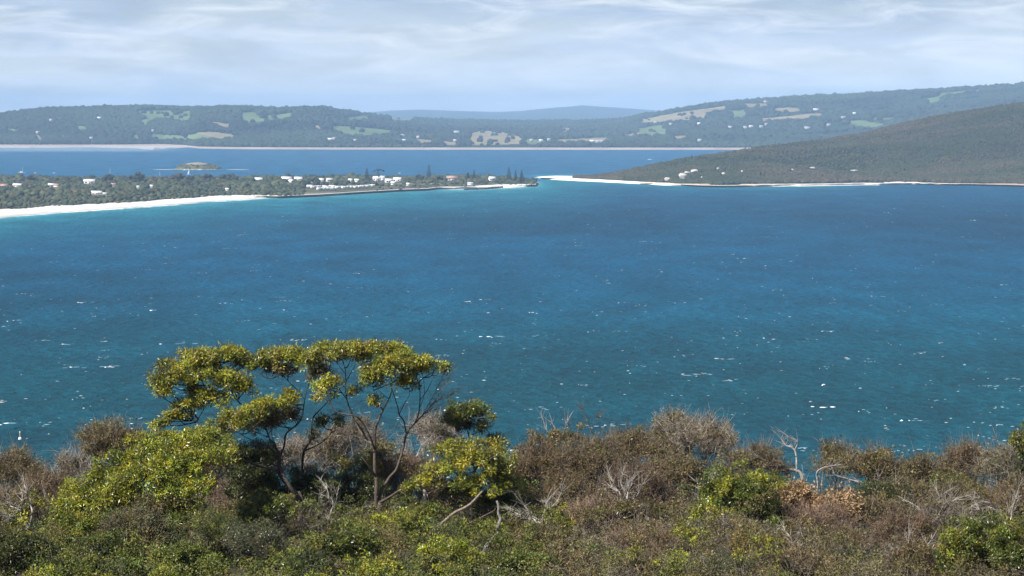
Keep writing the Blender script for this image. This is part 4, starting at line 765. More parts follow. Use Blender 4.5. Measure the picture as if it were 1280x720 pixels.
# leaning gum left of it
tree('gum_tree', 'leaning gum tree with layered crown sweeping down to the left', 'tree', 81.5, (377, 662), [
    ([(378, 668), (378, 650), (377, 637), (376, 624), (372, 616, 0.1)], 0.20, 0.14), ([(377, 630), (365, 613, -0.2), (359, 602, -0.2), (354, 592, -0.1), (349, 582)], 0.10, 0.075), ([(372, 618, 0.2), (360, 606, 0.3), (350, 592, 0.2), (349, 574, 0.2), (348, 564, 0.2)], 0.12, 0.08),
    ([(348, 566, 0.2), (343, 556, 0.1), (338, 549), (333, 538), (326, 524), (318, 514)], 0.05, 0.014), ([(349, 572, 0.2), (355, 558, 0.3), (357, 545, 0.3), (362, 538, 0.3), (372, 530, 0.3), (378, 518, 0.3), (381, 500, 0.3), (384, 486, 0.3), (390, 470, 0.3)], 0.05, 0.014),
    ([(348, 570), (335, 558, -0.4), (322, 553, -0.6), (306, 546, -0.7), (292, 536, -0.8)], 0.045, 0.012), ([(350, 590), (330, 584, -0.2), (305, 575, -0.5), (280, 562, -0.7), (262, 550, -0.8), (246, 536, -0.7)], 0.06, 0.016),
    ([(318, 514), (302, 506, 0.3), (292, 494, 0.4), (286, 480, 0.4), (275, 462, 0.4), (262, 450, 0.4)], 0.03, 0.008), ([(302, 506, 0.3), (296, 496), (304, 484), (308, 476)], 0.016, 0.006), ([(320, 516), (300, 520, 0.6), (282, 512, 0.7), (268, 500, 0.6), (250, 482, 0.6), (232, 472, 0.6)], 0.024, 0.008),
    ([(378, 632), (380, 610, 0.8), (378, 585, 1.0), (380, 564, 1.0), (388, 551, 1.0), (389, 538, 1.0), (391, 522, 1.0), (402, 510, 1.0), (412, 500, 0.9)], 0.07, 0.016), ([(380, 564, 1), (399, 555, 1), (412, 544, 1), (416, 534, 1)], 0.035, 0.012), ([(381, 500, 0.3), (372, 488, 0.4), (360, 476, 0.4), (348, 462, 0.4), (338, 452, 0.4)], 0.022, 0.007), ([(366, 484), (366, 470), (362, 458)], 0.014, 0.006),
    ([(283, 540), (276, 532, 0.4), (262, 526, 0.5), (248, 524, 0.5)], 0.016, 0.006), ([(300, 572, -0.4), (284, 556, 0.2), (272, 540, 0.5), (258, 530, 0.5), (240, 526, 0.5)], 0.03, 0.008)],
    [(262, 449, 36, 14, 0.4), (234, 462, 30, 15, 0.4), (210, 478, 19, 14, 0.5), (202, 490, 12, 12, 0.5), (286, 449, 24, 14, 0.8), (304, 455, 16, 12, 0.6), (262, 473, 30, 15, 0.2), (288, 484, 24, 17, 0), (302, 490, 16, 13, -0.1), (266, 500, 20, 13, 0.2), (240, 507, 20, 10, 0.5), (222, 521, 20, 8, 0.5), (200, 530, 14, 6, 0.5), (248, 490, 16, 10, 0.6),
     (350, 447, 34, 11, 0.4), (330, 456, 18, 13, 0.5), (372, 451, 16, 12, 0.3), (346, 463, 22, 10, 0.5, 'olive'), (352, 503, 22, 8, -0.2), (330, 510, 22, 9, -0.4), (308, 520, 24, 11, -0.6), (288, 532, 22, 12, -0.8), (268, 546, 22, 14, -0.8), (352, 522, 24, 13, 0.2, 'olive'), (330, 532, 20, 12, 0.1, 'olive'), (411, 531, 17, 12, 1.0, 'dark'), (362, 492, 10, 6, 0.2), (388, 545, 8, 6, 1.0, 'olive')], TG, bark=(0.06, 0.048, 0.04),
    bare=[([(345, 560), (340, 545, -0.3), (338, 530, -0.3)], 0.014, 18, 0.08), ([(296, 540), (280, 530, 0.3), (268, 522, 0.4)], 0.012, 18, 0.08)])
# big domed mallee at the left
tree('mallee_gum', 'broad domed yellow green gum bush at the left of the trees', 'tree', 79, (190, 680), [
    ([(200, 690), (205, 660), (215, 630), (230, 600), (245, 570)], 0.09, 0.02), ([(200, 690), (185, 655), (175, 625), (170, 595)], 0.08, 0.02), ([(190, 690), (160, 660), (130, 635), (105, 625)], 0.07, 0.018), ([(195, 680), (150, 670), (110, 655), (88, 645)], 0.05, 0.014), ([(230, 690), (245, 640, -0.3), (270, 600, -0.3), (280, 575, -0.3)], 0.06, 0.018)],
    [(250, 552, 34, 16, 0.6), (222, 560, 34, 20, 0.3), (190, 572, 34, 20, 0.2), (162, 588, 32, 20), (134, 604, 30, 18), (106, 618, 26, 16), (86, 636, 17, 20), (112, 642, 32, 20, -0.3), (150, 622, 38, 24, -0.4), (190, 604, 40, 24, -0.5), (232, 588, 34, 22, -0.4), (262, 574, 26, 22, -0.3), (226, 618, 30, 18, -0.8), (196, 640, 34, 18, -0.9, 'olive'), (150, 652, 36, 16, -1.0, 'green'), (100, 660, 30, 16, -0.9, 'green'), (240, 640, 26, 14, -0.8), (176, 553, 20, 9, 0.8), (200, 545, 22, 9, 0.9), (120, 668, 40, 16, -1.0, 'green'), (170, 676, 36, 14, -1.2, 'heath'), (212, 664, 30, 16, -1.2, 'green'), (90, 655, 22, 18, -0.6), (246, 606, 24, 14, -0.6), (212, 585, 30, 16, -0.2), (130, 628, 34, 16, -0.4)], TG, palette='bright', rl=0.21)
tree('gum_tree', 'small gum with dark round crown right of the umbrella tree', 'tree', 83, (592, 640), [([(600, 660), (594, 600), (590, 565), (586, 545), (582, 532)], 0.07, 0.02), ([(590, 565), (600, 548), (606, 530)], 0.03, 0.01), ([(588, 556), (574, 542), (566, 530)], 0.025, 0.01), ([(594, 585), (612, 560), (625, 548)], 0.03, 0.01)],
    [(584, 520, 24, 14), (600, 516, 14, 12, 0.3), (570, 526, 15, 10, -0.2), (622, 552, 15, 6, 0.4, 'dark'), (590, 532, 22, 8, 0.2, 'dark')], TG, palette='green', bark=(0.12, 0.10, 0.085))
tree('bushy_gum', 'bushy gum with hanging leafy crown and shaded right side', 'tree', 80.6, (600, 672), [([(616, 690), (612, 650), (604, 620), (596, 595), (588, 575)], 0.07, 0.02), ([(608, 636), (622, 615), (630, 600)], 0.04, 0.014), ([(604, 620), (580, 605), (556, 600), (535, 602)], 0.035, 0.012)],
    [(575, 566, 28, 15), (604, 566, 28, 16, 0.2), (590, 584, 34, 20, -0.4), (622, 588, 24, 20, -0.2), (632, 608, 19, 20), (556, 590, 24, 15, -0.3), (536, 604, 20, 11, -0.3), (514, 610, 12, 8, -0.2), (602, 612, 30, 18, -0.4), (620, 630, 24, 14, 0.1, 'dark'), (570, 616, 22, 14, 0.2, 'olive'), (640, 626, 12, 14, 0.2, 'dark')], TG, palette='gum')  # shade of the lower right clumps is put into darker leaf colour
# shrubs beneath the trees, the canopy's shade put into their dark leaf colour
BG = 'leafy bushes on the near hillside'
def bush(label, Y, px, py, rx, ry, palette, k=1.6, rl=0.18, ll=0.07, lw=0.026, n_leaf=120, name='leafy_bush', extra=(), mat_='leaf', twig=(0.12, 0.10, 0.085)):
    b = (px, py + ry * 0.9); c = at(px, py, Y); g = py_of(Y, ground(c[0], Y))
    limbs = [([(px + dx * 0.15, g + 2), (px + dx * 0.5, (g + py) / 2 + 4, dy * 0.5), (px + dx, py, dy)], 0.035, 0.01) for dx, dy in ((-rx * 0.55, 0.2), (-rx * 0.15, -0.3), (rx * 0.2, 0.4), (rx * 0.55, -0.1))]
    cl = [(px, py, rx, ry)] + [(px + rng.uniform(-0.7, 0.7) * rx, py + rng.uniform(-0.35, 0.5) * ry, rx * rng.uniform(0.35, 0.55), ry * rng.uniform(0.4, 0.6), rng.uniform(-0.7, 0.3)) for _ in range(5)] + list(extra)
    return tree(name, label, 'bush', Y, b, limbs, cl, BG, palette=palette, bark=twig, rl=rl, n_leaf=n_leaf, ll=ll, lw=lw, k=k, mat_=mat_, zmin=-0.6)
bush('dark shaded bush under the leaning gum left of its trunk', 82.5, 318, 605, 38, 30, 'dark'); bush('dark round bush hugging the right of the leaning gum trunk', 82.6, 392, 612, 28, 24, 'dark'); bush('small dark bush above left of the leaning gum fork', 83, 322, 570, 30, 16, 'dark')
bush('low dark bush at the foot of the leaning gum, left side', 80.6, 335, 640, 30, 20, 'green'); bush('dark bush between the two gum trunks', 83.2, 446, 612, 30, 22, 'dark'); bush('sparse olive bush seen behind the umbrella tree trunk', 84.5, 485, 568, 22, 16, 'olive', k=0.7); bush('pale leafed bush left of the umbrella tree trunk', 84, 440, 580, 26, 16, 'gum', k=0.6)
bush('bright low bush at the right foot of the umbrella tree', 80.2, 520, 648, 26, 15, 'bright'); bush('bright feathery bush in front of the domed gum', 76, 264, 664, 34, 26, 'heath', ll=0.05, lw=0.012)
bush('bright green rounded bush in the right-hand brown scrub', 80, 925, 634, 50, 40, 'green', extra=[(890, 650, 24, 26, -0.6, 'bright'), (905, 610, 26, 14, -0.3, 'bright'), (945, 605, 26, 14, 0, 'bright')]); bush('small bright bush below left of the rounded green bush', 77, 855, 680, 30, 20, 'bright')
bush('golden olive bush below the rounded green bush', 75.5, 955, 692, 42, 24, 'gold'); bush('dense green domed bush in the bottom right corner', 73, 1234, 694, 52, 36, 'green', k=1.9, rl=0.16, extra=[(1205, 690, 24, 26, -0.4, 'bright'), (1245, 672, 30, 16, 0, 'bright')]); bush('dark green bush low between golden bush and domed bush', 75, 1072, 704, 34, 20, 'dark')
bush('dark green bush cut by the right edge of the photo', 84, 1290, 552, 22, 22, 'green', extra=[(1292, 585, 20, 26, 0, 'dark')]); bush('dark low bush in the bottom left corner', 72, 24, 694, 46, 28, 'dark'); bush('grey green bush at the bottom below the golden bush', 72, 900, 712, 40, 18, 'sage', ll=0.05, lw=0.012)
bush('olive crowned bush with bleached twigs right of the bushy gum', 92, 702, 552, 34, 16, 'olive', k=0.9)

bush('olive green bush at the bottom left in front of the domed gum', 74, 120, 696, 40, 24, 'heath', ll=0.08, lw=0.03); bush('grey leafed bush at the bottom under the leaning gum', 74.5, 318, 678, 34, 20, 'sage', ll=0.05, lw=0.016); bush('low green bush at the bottom under the umbrella tree', 74, 440, 684, 40, 22, 'heath', ll=0.08, lw=0.032)
bush('yellow green bush at the bottom below the slanting branch', 73.5, 560, 698, 38, 20, 'bright', ll=0.08, lw=0.032); bush('green bush at the bottom beside the bleached trunk', 73, 655, 708, 40, 18, 'green', ll=0.08, lw=0.032); bush('dark green bush at the bottom left of the grey leafed bush', 73, 230, 704, 38, 20, 'green', ll=0.08, lw=0.03); bush('dark low bush at the bottom between grey and low green bushes', 72.5, 385, 710, 34, 18, 'dark', ll=0.08, lw=0.032)

bush('olive bush in the purple scrub left of the rounded green bush', 82, 815, 655, 34, 24, 'olive', k=1.0); bush('dark olive bush in the middle of the right scrub', 81, 1150, 668, 36, 24, 'olive', k=1.1); bush('dull green bush under the skyline at the right', 86, 1190, 618, 36, 24, 'green', k=0.7)
bush('dark leafy bush right of the lower tan dead leaves', 82, 1098, 622, 32, 22, 'dark', k=0.9); bush('small dull green bush low in front of the purple scrub', 76, 735, 694, 30, 16, 'green', k=0.8); bush('small gold leafed bush right of the crooked limb', 80, 770, 640, 28, 16, 'olive', k=0.8)

# ------------------------------------------------------------------ brown twiggy scrub
SG = 'twiggy brown shrubs on the near hillside'
def twiggy(label, Y, px, py, rx, ry, twig=(0.17, 0.135, 0.12), leaf='olive', dens=1.0, leafy=1.0, name='twiggy_shrub', spiky=0.0, white=0.0, ll=0.088, group=SG):
    twig = np.array(twig) * rng.uniform(0.75, 1.2) * (1 + rng.uniform(-0.03, 0.03, 3))
    c = at(px, py, Y); s = Y / F; r = np.array([rx * s, rx * s * 0.8, ry * s]); b = np.array([c[0], Y, float(ground(c[0], Y)) - 0.05]); t = thing(name, label, 'shrub', b, group); tb, cb = MB(), MB()
    area = rx * ry; K = int(np.clip(area / 36, 14, 90)); d = unit(K, -0.3); L = c + d * r * rng.uniform(0.45, 0.92, (K, 1)); L[:, 2] = np.maximum(L[:, 2], b[2] + 0.3)
    st = b + np.c_[rng.normal(0, r[0] * 0.22, K), rng.normal(0, r[1] * 0.22, K), np.zeros(K)]; mid = st * 0.45 + L * 0.55 + rng.normal(0, 0.16, L.shape) - np.c_[np.zeros(K), np.zeros(K), np.full(K, -0.1)]
    tw = np.array(twig); wh = (rng.random(K) < white)[:, None]; tb.twigs(st, mid, L, rng.uniform(0.012, 0.028, K), np.full(K, 0.007), np.where(wh, np.array([0.40, 0.37, 0.34]), tw * rng.uniform(0.6, 1.2, (K, 1))), 6)
    n = int(dens * 26); P = np.repeat(L, n, 0); S0 = np.repeat(mid, n, 0); u = rng.uniform(0.55, 1.0, (len(P), 1)) ** 0.5; a = S0 * (1 - u) + P * u + rng.normal(0, 0.10, P.shape); R_ = 0.24 * (1 + spiky * rng.random((len(P), 1)) ** 5 * 1.6)
    e = a + unit(len(P), -0.6) * rng.uniform(0.4, 1.0, (len(P), 1)) * R_ + [0, 0, 0.05] + (P - c) * 0.10; N = len(a); tc = tw * rng.uniform(0.45, 2.3, (N, 1)); tb.twigs(a, (a + e) / 2 + rng.normal(0, 0.06, a.shape), e, rng.uniform(0.004, 0.008, N), np.full(N, 0.0025), tc, 3)
    m = 2; a2 = np.repeat(a * 0.4 + e * 0.6, m, 0) + rng.normal(0, 0.03, (N * m, 3)); e2 = np.repeat(e, m, 0) + rng.normal(0, 0.13, (N * m, 3)) + [0, 0, 0.03]; tb.twigs(a2, (a2 + e2) / 2 + rng.normal(0, 0.03, a2.shape), e2, np.full(N * m, 0.0042), np.full(N * m, 0.0018), np.repeat(tc, m, 0) * rng.uniform(0.8, 1.4, (N * m, 1)), 2)
    tb.build('trunk', M['twig'], t, loc=b)
    pale_ = rng.integers(0, K, max(3, K // 2)); q0, q2 = mid[pale_], L[pale_] + unit(len(pale_), 0.1) * 0.3 + (L[pale_] - c) * 0.12; tb2 = MB(); tb2.twigs(q0, (q0 + q2) / 2 + rng.normal(0, 0.08, q0.shape), q2, np.full(len(q0), 0.017), np.full(len(q0), 0.005), np.array([0.34, 0.30, 0.25]) * rng.uniform(0.4, 1.15, (len(q0), 1)), 4); 
    if Y > 86:
        tp = rng.permutation(np.argsort(-L[:, 2])[:max(4, K // 2)])[:max(4, K // 3)]; tp = np.repeat(tp, 3); a0 = L[tp] * 0.75 + mid[tp] * 0.25; a1 = a0 + np.c_[rng.normal(0, 0.18, (len(tp), 2)), rng.uniform(0.25, 0.85, len(tp))]; tb2.twigs(a0, (a0 + a1) / 2 + rng.normal(0, 0.06, a0.shape), a1, np.full(len(tp), 0.010), np.full(len(tp), 0.0025), np.array([0.27, 0.24, 0.205]) * rng.uniform(0.4, 1.2, (len(tp), 1)), 4)
        b0 = np.repeat(a0 * 0.45 + a1 * 0.55, 3, 0); b1 = np.repeat(a1, 3, 0) + rng.normal(0, 0.14, (len(tp) * 3, 3)); tb2.twigs(b0, (b0 + b1) / 2 + rng.normal(0, 0.03, b0.shape), b1, np.full(len(b0), 0.006), np.full(len(b0), 0.002), np.array([0.25, 0.22, 0.19]) * rng.uniform(0.5, 1.2, (len(b0), 1)), 3)
    tb2.build('bare_twigs', M['twig'], t, loc=b)
    nl = int(leafy * 2.6 * N); j = rng.integers(0, N * m, nl)
    u = rng.uniform(0.3, 1, (nl, 1)); cb.leaves(a2[j] * (1 - u) + e2[j] * u, rng.normal(0, 1, (nl, 3)) + [0, 0, 0.2], ll * rng.uniform(0.6, 1.2, nl), ll * 0.42 * rng.uniform(0.6, 1.2, nl), pal(leaf, nl))
    T_ = L[rng.random(K) < min(0.9, 0.45 * leafy)]
    if len(T_): T_ = np.repeat(T_, 2, 0) + rng.normal(0, 0.13, (len(T_) * 2, 3)) + [0, 0, 0.08]; leaf_lobes(cb, T_, 0.17, 46, leaf, ll, ll * 0.36, up=0.3, tone=0.35)
    if cb.n: cb.build('crown', M['dull_leaf'], t, loc=b)
    return t
PUR, GRY, BRN = (0.140, 0.100, 0.074), (0.20, 0.175, 0.150), (0.110, 0.083, 0.056)
for a in [
    ('grey brown shrub at the left edge in front of the water', 88, 18, 600, 48, 34, BRN, 'olive', 1.0, 0.7), ('small brown shrub by the left edge below the buoy', 84, 62, 622, 40, 30, PUR, 'rust', 1.0, 0.6), ('shaded brown shrub low at the left edge', 81, 20, 645, 46, 34, BRN, 'olive', 0.9, 0.6),
    ('rounded leafy brown shrub against the water left of the gums', 88, 136, 565, 46, 36, PUR, 'olive', 1.2, 1.3), ('thin grey shrub in front of the water left of the rounded brown shrub', 87, 88, 596, 30, 26, GRY, 'olive', 0.8, 0.3),
    ('pale grey twig thicket behind the leaning gum', 87, 395, 575, 60, 30, GRY, 'rust', 1.0, 0.4), ('grey twig shrub behind the umbrella tree', 87, 445, 555, 44, 26, GRY, 'rust', 1.0, 0.5), ('silvery twig shrub between umbrella tree and small dark gum', 87.5, 540, 548, 40, 30, GRY, 'sage', 1.1, 0.35), ('brown thicket under the umbrella tree crown', 85, 500, 600, 50, 34, PUR, 'olive', 1.0, 0.5), ('brown undergrowth shrub behind the bushy gum', 85, 560, 632, 40, 30, BRN, 'rust', 1.0, 0.6), ('brown grey shrub filling the gap between domed gum and leaning gum', 86, 268, 585, 44, 30, BRN, 'rust', 1.0, 0.7), ('grey twigs showing through the lower face of the domed gum', 76.8, 165, 660, 46, 20, BRN, 'sage', 0.6, 0.9), ('brown thicket left of the leaning gum trunk', 85, 300, 625, 44, 30, PUR, 'rust', 0.9, 0.4),
    ('reddish leafed shrub right beside the bushy gum', 86, 672, 600, 40, 44, PUR, 'rust', 1.3, 0.9), ('brown shrub in a dip right of the bleached trunk', 82, 668, 655, 44, 36, BRN, 'rust', 1.1, 0.7), ('purple brown twig shrub left of centre in the right scrub', 88, 742, 590, 60, 40, PUR, 'olive', 1.3, 0.9), ('dense purple twig shrub below the tall round grey shrub', 84, 800, 628, 56, 44, PUR, 'rust', 1.5, 0.35), ('grey twig shrub at the front of the purple thicket', 80, 745, 665, 56, 36, PUR, 'rust', 1.3, 0.4), ('olive leafed shrub left of the tall round grey shrub', 91, 790, 566, 44, 26, PUR, 'olive', 1.2, 1.3),
    ('tall round grey twig shrub standing highest in the right scrub', 93, 862, 556, 66, 38, GRY, 'olive', 1.5, 0.8), ('brown shrub behind the rounded green bush', 88, 945, 590, 46, 30, BRN, 'olive', 1.0, 0.7), ('olive shrub just right of the bare white branches', 92, 1042, 580, 32, 22, BRN, 'olive', 1.0, 1.4), ('low brown leafy shrub along the skyline right of the red tips', 90, 1095, 592, 46, 28, BRN, 'olive', 1.2, 1.5), ('brown shrub at the dip in the right skyline', 89, 1160, 602, 44, 28, BRN, 'olive', 1.2, 1.3),
    ('tall thin twigged shrub right of the skyline dip', 90, 1212, 590, 40, 34, PUR, 'rust', 1.1, 0.8), ('grey brown shrub at the right edge under the dark bush', 88, 1262, 592, 40, 36, GRY, 'olive', 1.2, 0.8), ('dark olive shrub below the skyline dip', 85, 1130, 636, 46, 32, BRN, 'olive', 1.2, 1.2), ('shaded brown shrub above the domed bush', 83, 1210, 640, 50, 34, BRN, 'olive', 1.2, 1.1), ('brown shrub at the right edge above the domed bush', 82, 1272, 640, 36, 36, PUR, 'olive', 1.2, 0.9),
    ('brown twig shrub under the tan dead leaves', 80, 1020, 668, 56, 34, PUR, 'rust', 1.3, 0.5), ('brown twig shrub left of the domed bush', 77, 1130, 684, 46, 34, PUR, 'rust', 1.3, 0.6), ('grey twig shrub between the small bright bush and golden bush', 79, 905, 680, 36, 30, GRY, 'rust', 1.1, 0.3), ('brown shrub in the bottom middle of the right scrub', 76, 800, 694, 50, 26, PUR, 'rust', 1.2, 0.5), ('shaded leafy shrub low right of the bleached trunk', 77, 690, 696, 46, 22, BRN, 'olive', 1.1, 1.0), ('low olive shrub at the bottom right of the small bright bush', 73.5, 1005, 712, 44, 20, BRN, 'olive', 1.0, 1.2),
    ('low brown shrub at the bottom between dark bush and domed bush', 73.5, 1140, 712, 44, 22, BRN, 'rust', 1.1, 0.7), ('brown leafy shrub at the bottom edge right of the middle', 73, 815, 716, 46, 20, BRN, 'rust', 1.1, 1.0), ('olive brown shrub at the bottom edge left of the small dull green bush', 73.5, 700, 718, 40, 18, BRN, 'olive', 1.0, 1.2), ('grey brown shrub at the bottom edge under the golden bush', 73, 965, 722, 44, 16, PUR, 'olive', 1.0, 1.0), ('olive shrub in the middle of the purple thicket', 86, 838, 600, 44, 28, BRN, 'olive', 1.2, 1.3), ('brown shrub below the low white dead branch tangle', 81, 1105, 655, 44, 28, BRN, 'olive', 1.1, 0.9), ('grey shrub above the domed bush beside the dark olive shrub', 80, 1180, 655, 40, 26, GRY, 'olive', 1.1, 0.6), ('rusty shrub above the crooked limb in the purple scrub', 83, 705, 625, 40, 28, BRN, 'rust', 1.1, 0.8)]:
    twiggy(*a, spiky=1.0 if a[6] is GRY or a[6] is PUR else 0.5, white=0.12)
twiggy('shrub of curled tan dead leaves in the right scrub', 81.5, 990, 628, 34, 14, BRN, 'tan', 0.9, 3.6, name='dead_leaf_shrub', ll=0.11); twiggy('lower right shrub of pale tan dead leaves beside the first', 81, 1048, 640, 30, 12, BRN, 'tan', 0.9, 3.2, name='dead_leaf_shrub', ll=0.11)

# bare, bleached wood
DG = 'bleached dead wood in the scrub'
def dead(name, label, Y, base, limbs, col=(0.42, 0.39, 0.36), fans=14):
    b = pt(base, Y); b[2] = min(b[2], float(ground(b[0], Y))); t = thing(name, label, 'dead wood', b, DG); first = None
    for k, (pts, r0, r1) in enumerate(limbs):
        mb = MB(); P = np.array([pt(p, Y) for p in pts]); mb.tube(P, (r0, r1), 7, np.array(col) * rng.uniform(0.5, 0.85), wob=0.5)
        if fans:
            f = rng.integers(len(P) // 2, len(P), fans); s = P[f]; d = P[-1] - P[-2]; d /= np.linalg.norm(d); e = s + d * rng.uniform(0.05, 0.45, (fans, 1)) + rng.normal(0, 0.13, (fans, 3)); mb.twigs(s, (s + e) / 2 + rng.normal(0, 0.04, s.shape), e, np.full(fans, 0.008), np.full(fans, 0.002), np.array(col) * 0.7, 3)
        mb.build('trunk' if k == 0 else 'branch', M['bark'], t, loc=b, smooth_shade=True)
dead('dead_tree', 'crooked bleached trunk standing at the foot of the bushy gum', 77.3, (603, 692), [([(598, 702), (604, 692), (610, 681), (619, 669), (624, 660), (625, 650), (622, 642), (623, 634), (621, 626)], 0.075, 0.03)], (0.34, 0.315, 0.285), 0)
dead('fallen_branch', 'pale slanting branch leaning right below the bushy gum', 79.3, (536, 668), [([(534, 672), (545, 659), (556, 650), (572, 641), (588, 630), (603, 614)], 0.055, 0.03), ([(548, 660, -0.1), (560, 655), (572, 650)], 0.03, 0.012)], (0.30, 0.24, 0.19), 0)
dead('fallen_branch', 'thin brown branch running low under the bushy gum', 79.4, (566, 664), [([(560, 668), (580, 656), (600, 647), (618, 638)], 0.03, 0.012)], (0.22, 0.17, 0.14), 4)
dead('dead_tree', 'white forked dead stems behind the bushy gum', 84.5, (530, 650), [([(529, 650), (530, 636), (532, 622), (530, 612)], 0.075, 0.04), ([(531, 640), (536, 628), (534, 618)], 0.03, 0.012), ([(529, 638), (523, 630)], 0.025, 0.01)], (0.55, 0.53, 0.50), 0)
dead('dead_tree', 'white dead forked tree right of the umbrella tree trunk', 86, (512, 612), [([(512, 620), (513, 600), (512, 585), (519, 574), (528, 562), (535, 556)], 0.05, 0.012), ([(514, 588), (511, 578), (507, 562)], 0.025, 0.008), ([(520, 572), (526, 558)], 0.02, 0.006)], (0.46, 0.44, 0.41), 16)
dead('dead_tree', 'twisted white dead branches on the skyline right of the grey shrub', 88, (1000, 625), [([(1000, 640), (1003, 612), (999, 592), (985, 588), (965, 590), (948, 578), (935, 566)], 0.07, 0.02), ([(985, 588), (978, 582, -0.2), (962, 578, -0.3), (948, 572, -0.3)], 0.04, 0.012), ([(996, 592), (996, 570), (992, 560), (982, 556), (976, 548)], 0.035, 0.01), ([(994, 562), (997, 552), (985, 545)], 0.02, 0.006), ([(965, 592), (975, 598), (984, 606)], 0.035, 0.015)], (0.50, 0.47, 0.43), 16)
dead('dead_tree', 'pale arching dead branch above the tan dead leaves', 83, (1012, 640), [([(1012, 645), (1010, 628), (1022, 622), (1030, 623), (1037, 628)], 0.05, 0.025), ([(1011, 632), (1006, 618), (1003, 606), (1004, 592)], 0.035, 0.012), ([(1020, 622), (1022, 606), (1020, 590), (1030, 584), (1042, 582)], 0.025, 0.008)], (0.48, 0.45, 0.41), 14)
dead('dead_tree', 'tangle of grey bare branches left of the skyline dip', 86, (1090, 640), [([(1088, 645), (1092, 630), (1084, 612), (1075, 602), (1062, 600)], 0.04, 0.012), ([(1088, 626), (1096, 610), (1098, 598)], 0.03, 0.01), ([(1090, 632), (1104, 626), (1114, 612), (1120, 604)], 0.04, 0.016), ([(1076, 604), (1060, 598), (1044, 594), (1040, 584)], 0.03, 0.01)], (0.42, 0.39, 0.36), 18)
dead('dead_tree', 'leaning white dead twigs above the olive crowned bush', 92, (700, 575), [([(702, 580), (700, 560), (696, 542), (690, 528)], 0.03, 0.01), ([(698, 552), (684, 538), (678, 522)], 0.02, 0.006), ([(702, 548), (708, 530)], 0.015, 0.005)], (0.46, 0.43, 0.40), 16)
dead('dead_tree', 'dark leaning dead branch at the top of the round grey shrub', 92.5, (862, 565), [([(862, 575), (858, 556), (851, 544), (844, 532), (836, 520)], 0.04, 0.012), ([(850, 543), (838, 540), (828, 536)], 0.018, 0.006)], (0.10, 0.085, 0.075), 18)
dead('dead_tree', 'dark bare twig sprouting above scrub in front of the water', 93, (742, 560), [([(744, 575), (742, 550), (736, 530), (728, 512)], 0.03, 0.008), ([(738, 536), (746, 522)], 0.015, 0.005)], (0.16, 0.14, 0.13), 24)
dead('dead_tree', 'bare grey twigs rising at the right end of the skyline', 90, (1262, 590), [([(1264, 600), (1262, 575), (1255, 560), (1246, 550)], 0.03, 0.008), ([(1258, 565), (1270, 560)], 0.02, 0.006)], (0.40, 0.37, 0.35), 24)
dead('fallen_branch', 'dark crooked limb lying in the purple scrub', 79.5, (725, 690), [([(728, 672), (718, 658), (708, 644), (698, 634), (684, 626)], 0.06, 0.02), ([(712, 686), (690, 682), (672, 684), (652, 690)], 0.05, 0.018), ([(700, 636), (703, 652), (694, 668), (684, 676)], 0.035, 0.015)], (0.085, 0.065, 0.058), 8)
dead('fallen_branch', 'pair of thin pale upright sticks below the tan dead leaves', 77, (1000, 715), [([(1001, 722), (1001, 700), (1000, 676), (999, 655)], 0.022, 0.012), ([(1022, 722), (1023, 700), (1024, 672)], 0.02, 0.01)], (0.36, 0.30, 0.25), 0)
dead('fallen_branch', 'white broken stick standing left of the domed gum bush', 83, (62, 640), [([(66, 650), (62, 636), (57, 622), (55, 612)], 0.022, 0.01), ([(64, 642), (58, 634), (54, 630)], 0.02, 0.01)], (0.46, 0.43, 0.40), 4)
dead('fallen_branch', 'curved pale root lying at the right of the leaning gum trunk', 81, (390, 660), [([(384, 658), (392, 658), (400, 655), (404, 652)], 0.035, 0.02)], (0.40, 0.33, 0.27), 0)

for lab, Y, bx, by, sc_ in (('spray of grey bare branches over the purple scrub left of the tall grey shrub', 84, 775, 640, 1.0), ('low grey bare branches in front of the reddish leafed shrub', 81, 680, 660, 0.9), ('grey bare branches rising between rounded green bush and tall grey shrub', 85, 880, 640, 0.9),
        ('pale bare branches right of the dark leafy bush in the right scrub', 83, 1165, 650, 1.0), ('bare grey branches in front of the brown shrub at the right edge', 82, 1262, 665, 1.0), ('small bare grey branches above the golden bush', 78, 985, 700, 0.8), ('bare grey branches at the left edge in the shaded scrub', 82, 38, 655, 0.9), ('thin bare branches behind the trunk of the leaning gum', 84, 412, 650, 0.9), ('bare grey branches in brown scrub low left of the domed corner bush', 77, 1150, 705, 0.9)):
    limbs = []
    for k in range(7):
        a = rng.uniform(-1.2, 1.2); L_ = rng.uniform(34, 62) * sc_; x, y, pts = bx + rng.uniform(-8, 8), by, [(bx + rng.uniform(-4, 4), by + 8)]
        for q in range(4): a += rng.normal(0, 0.35); x += math.sin(a) * L_ / 4; y -= max(0.35, math.cos(a)) * L_ / 4; pts.append((x, y, rng.uniform(-0.4, 0.4)))
        limbs.append((pts, rng.uniform(0.020, 0.034), 0.007))
    dead('dead_shrub', lab, Y - 2.5, (bx, by), limbs, (0.46, 0.42, 0.37), 24)

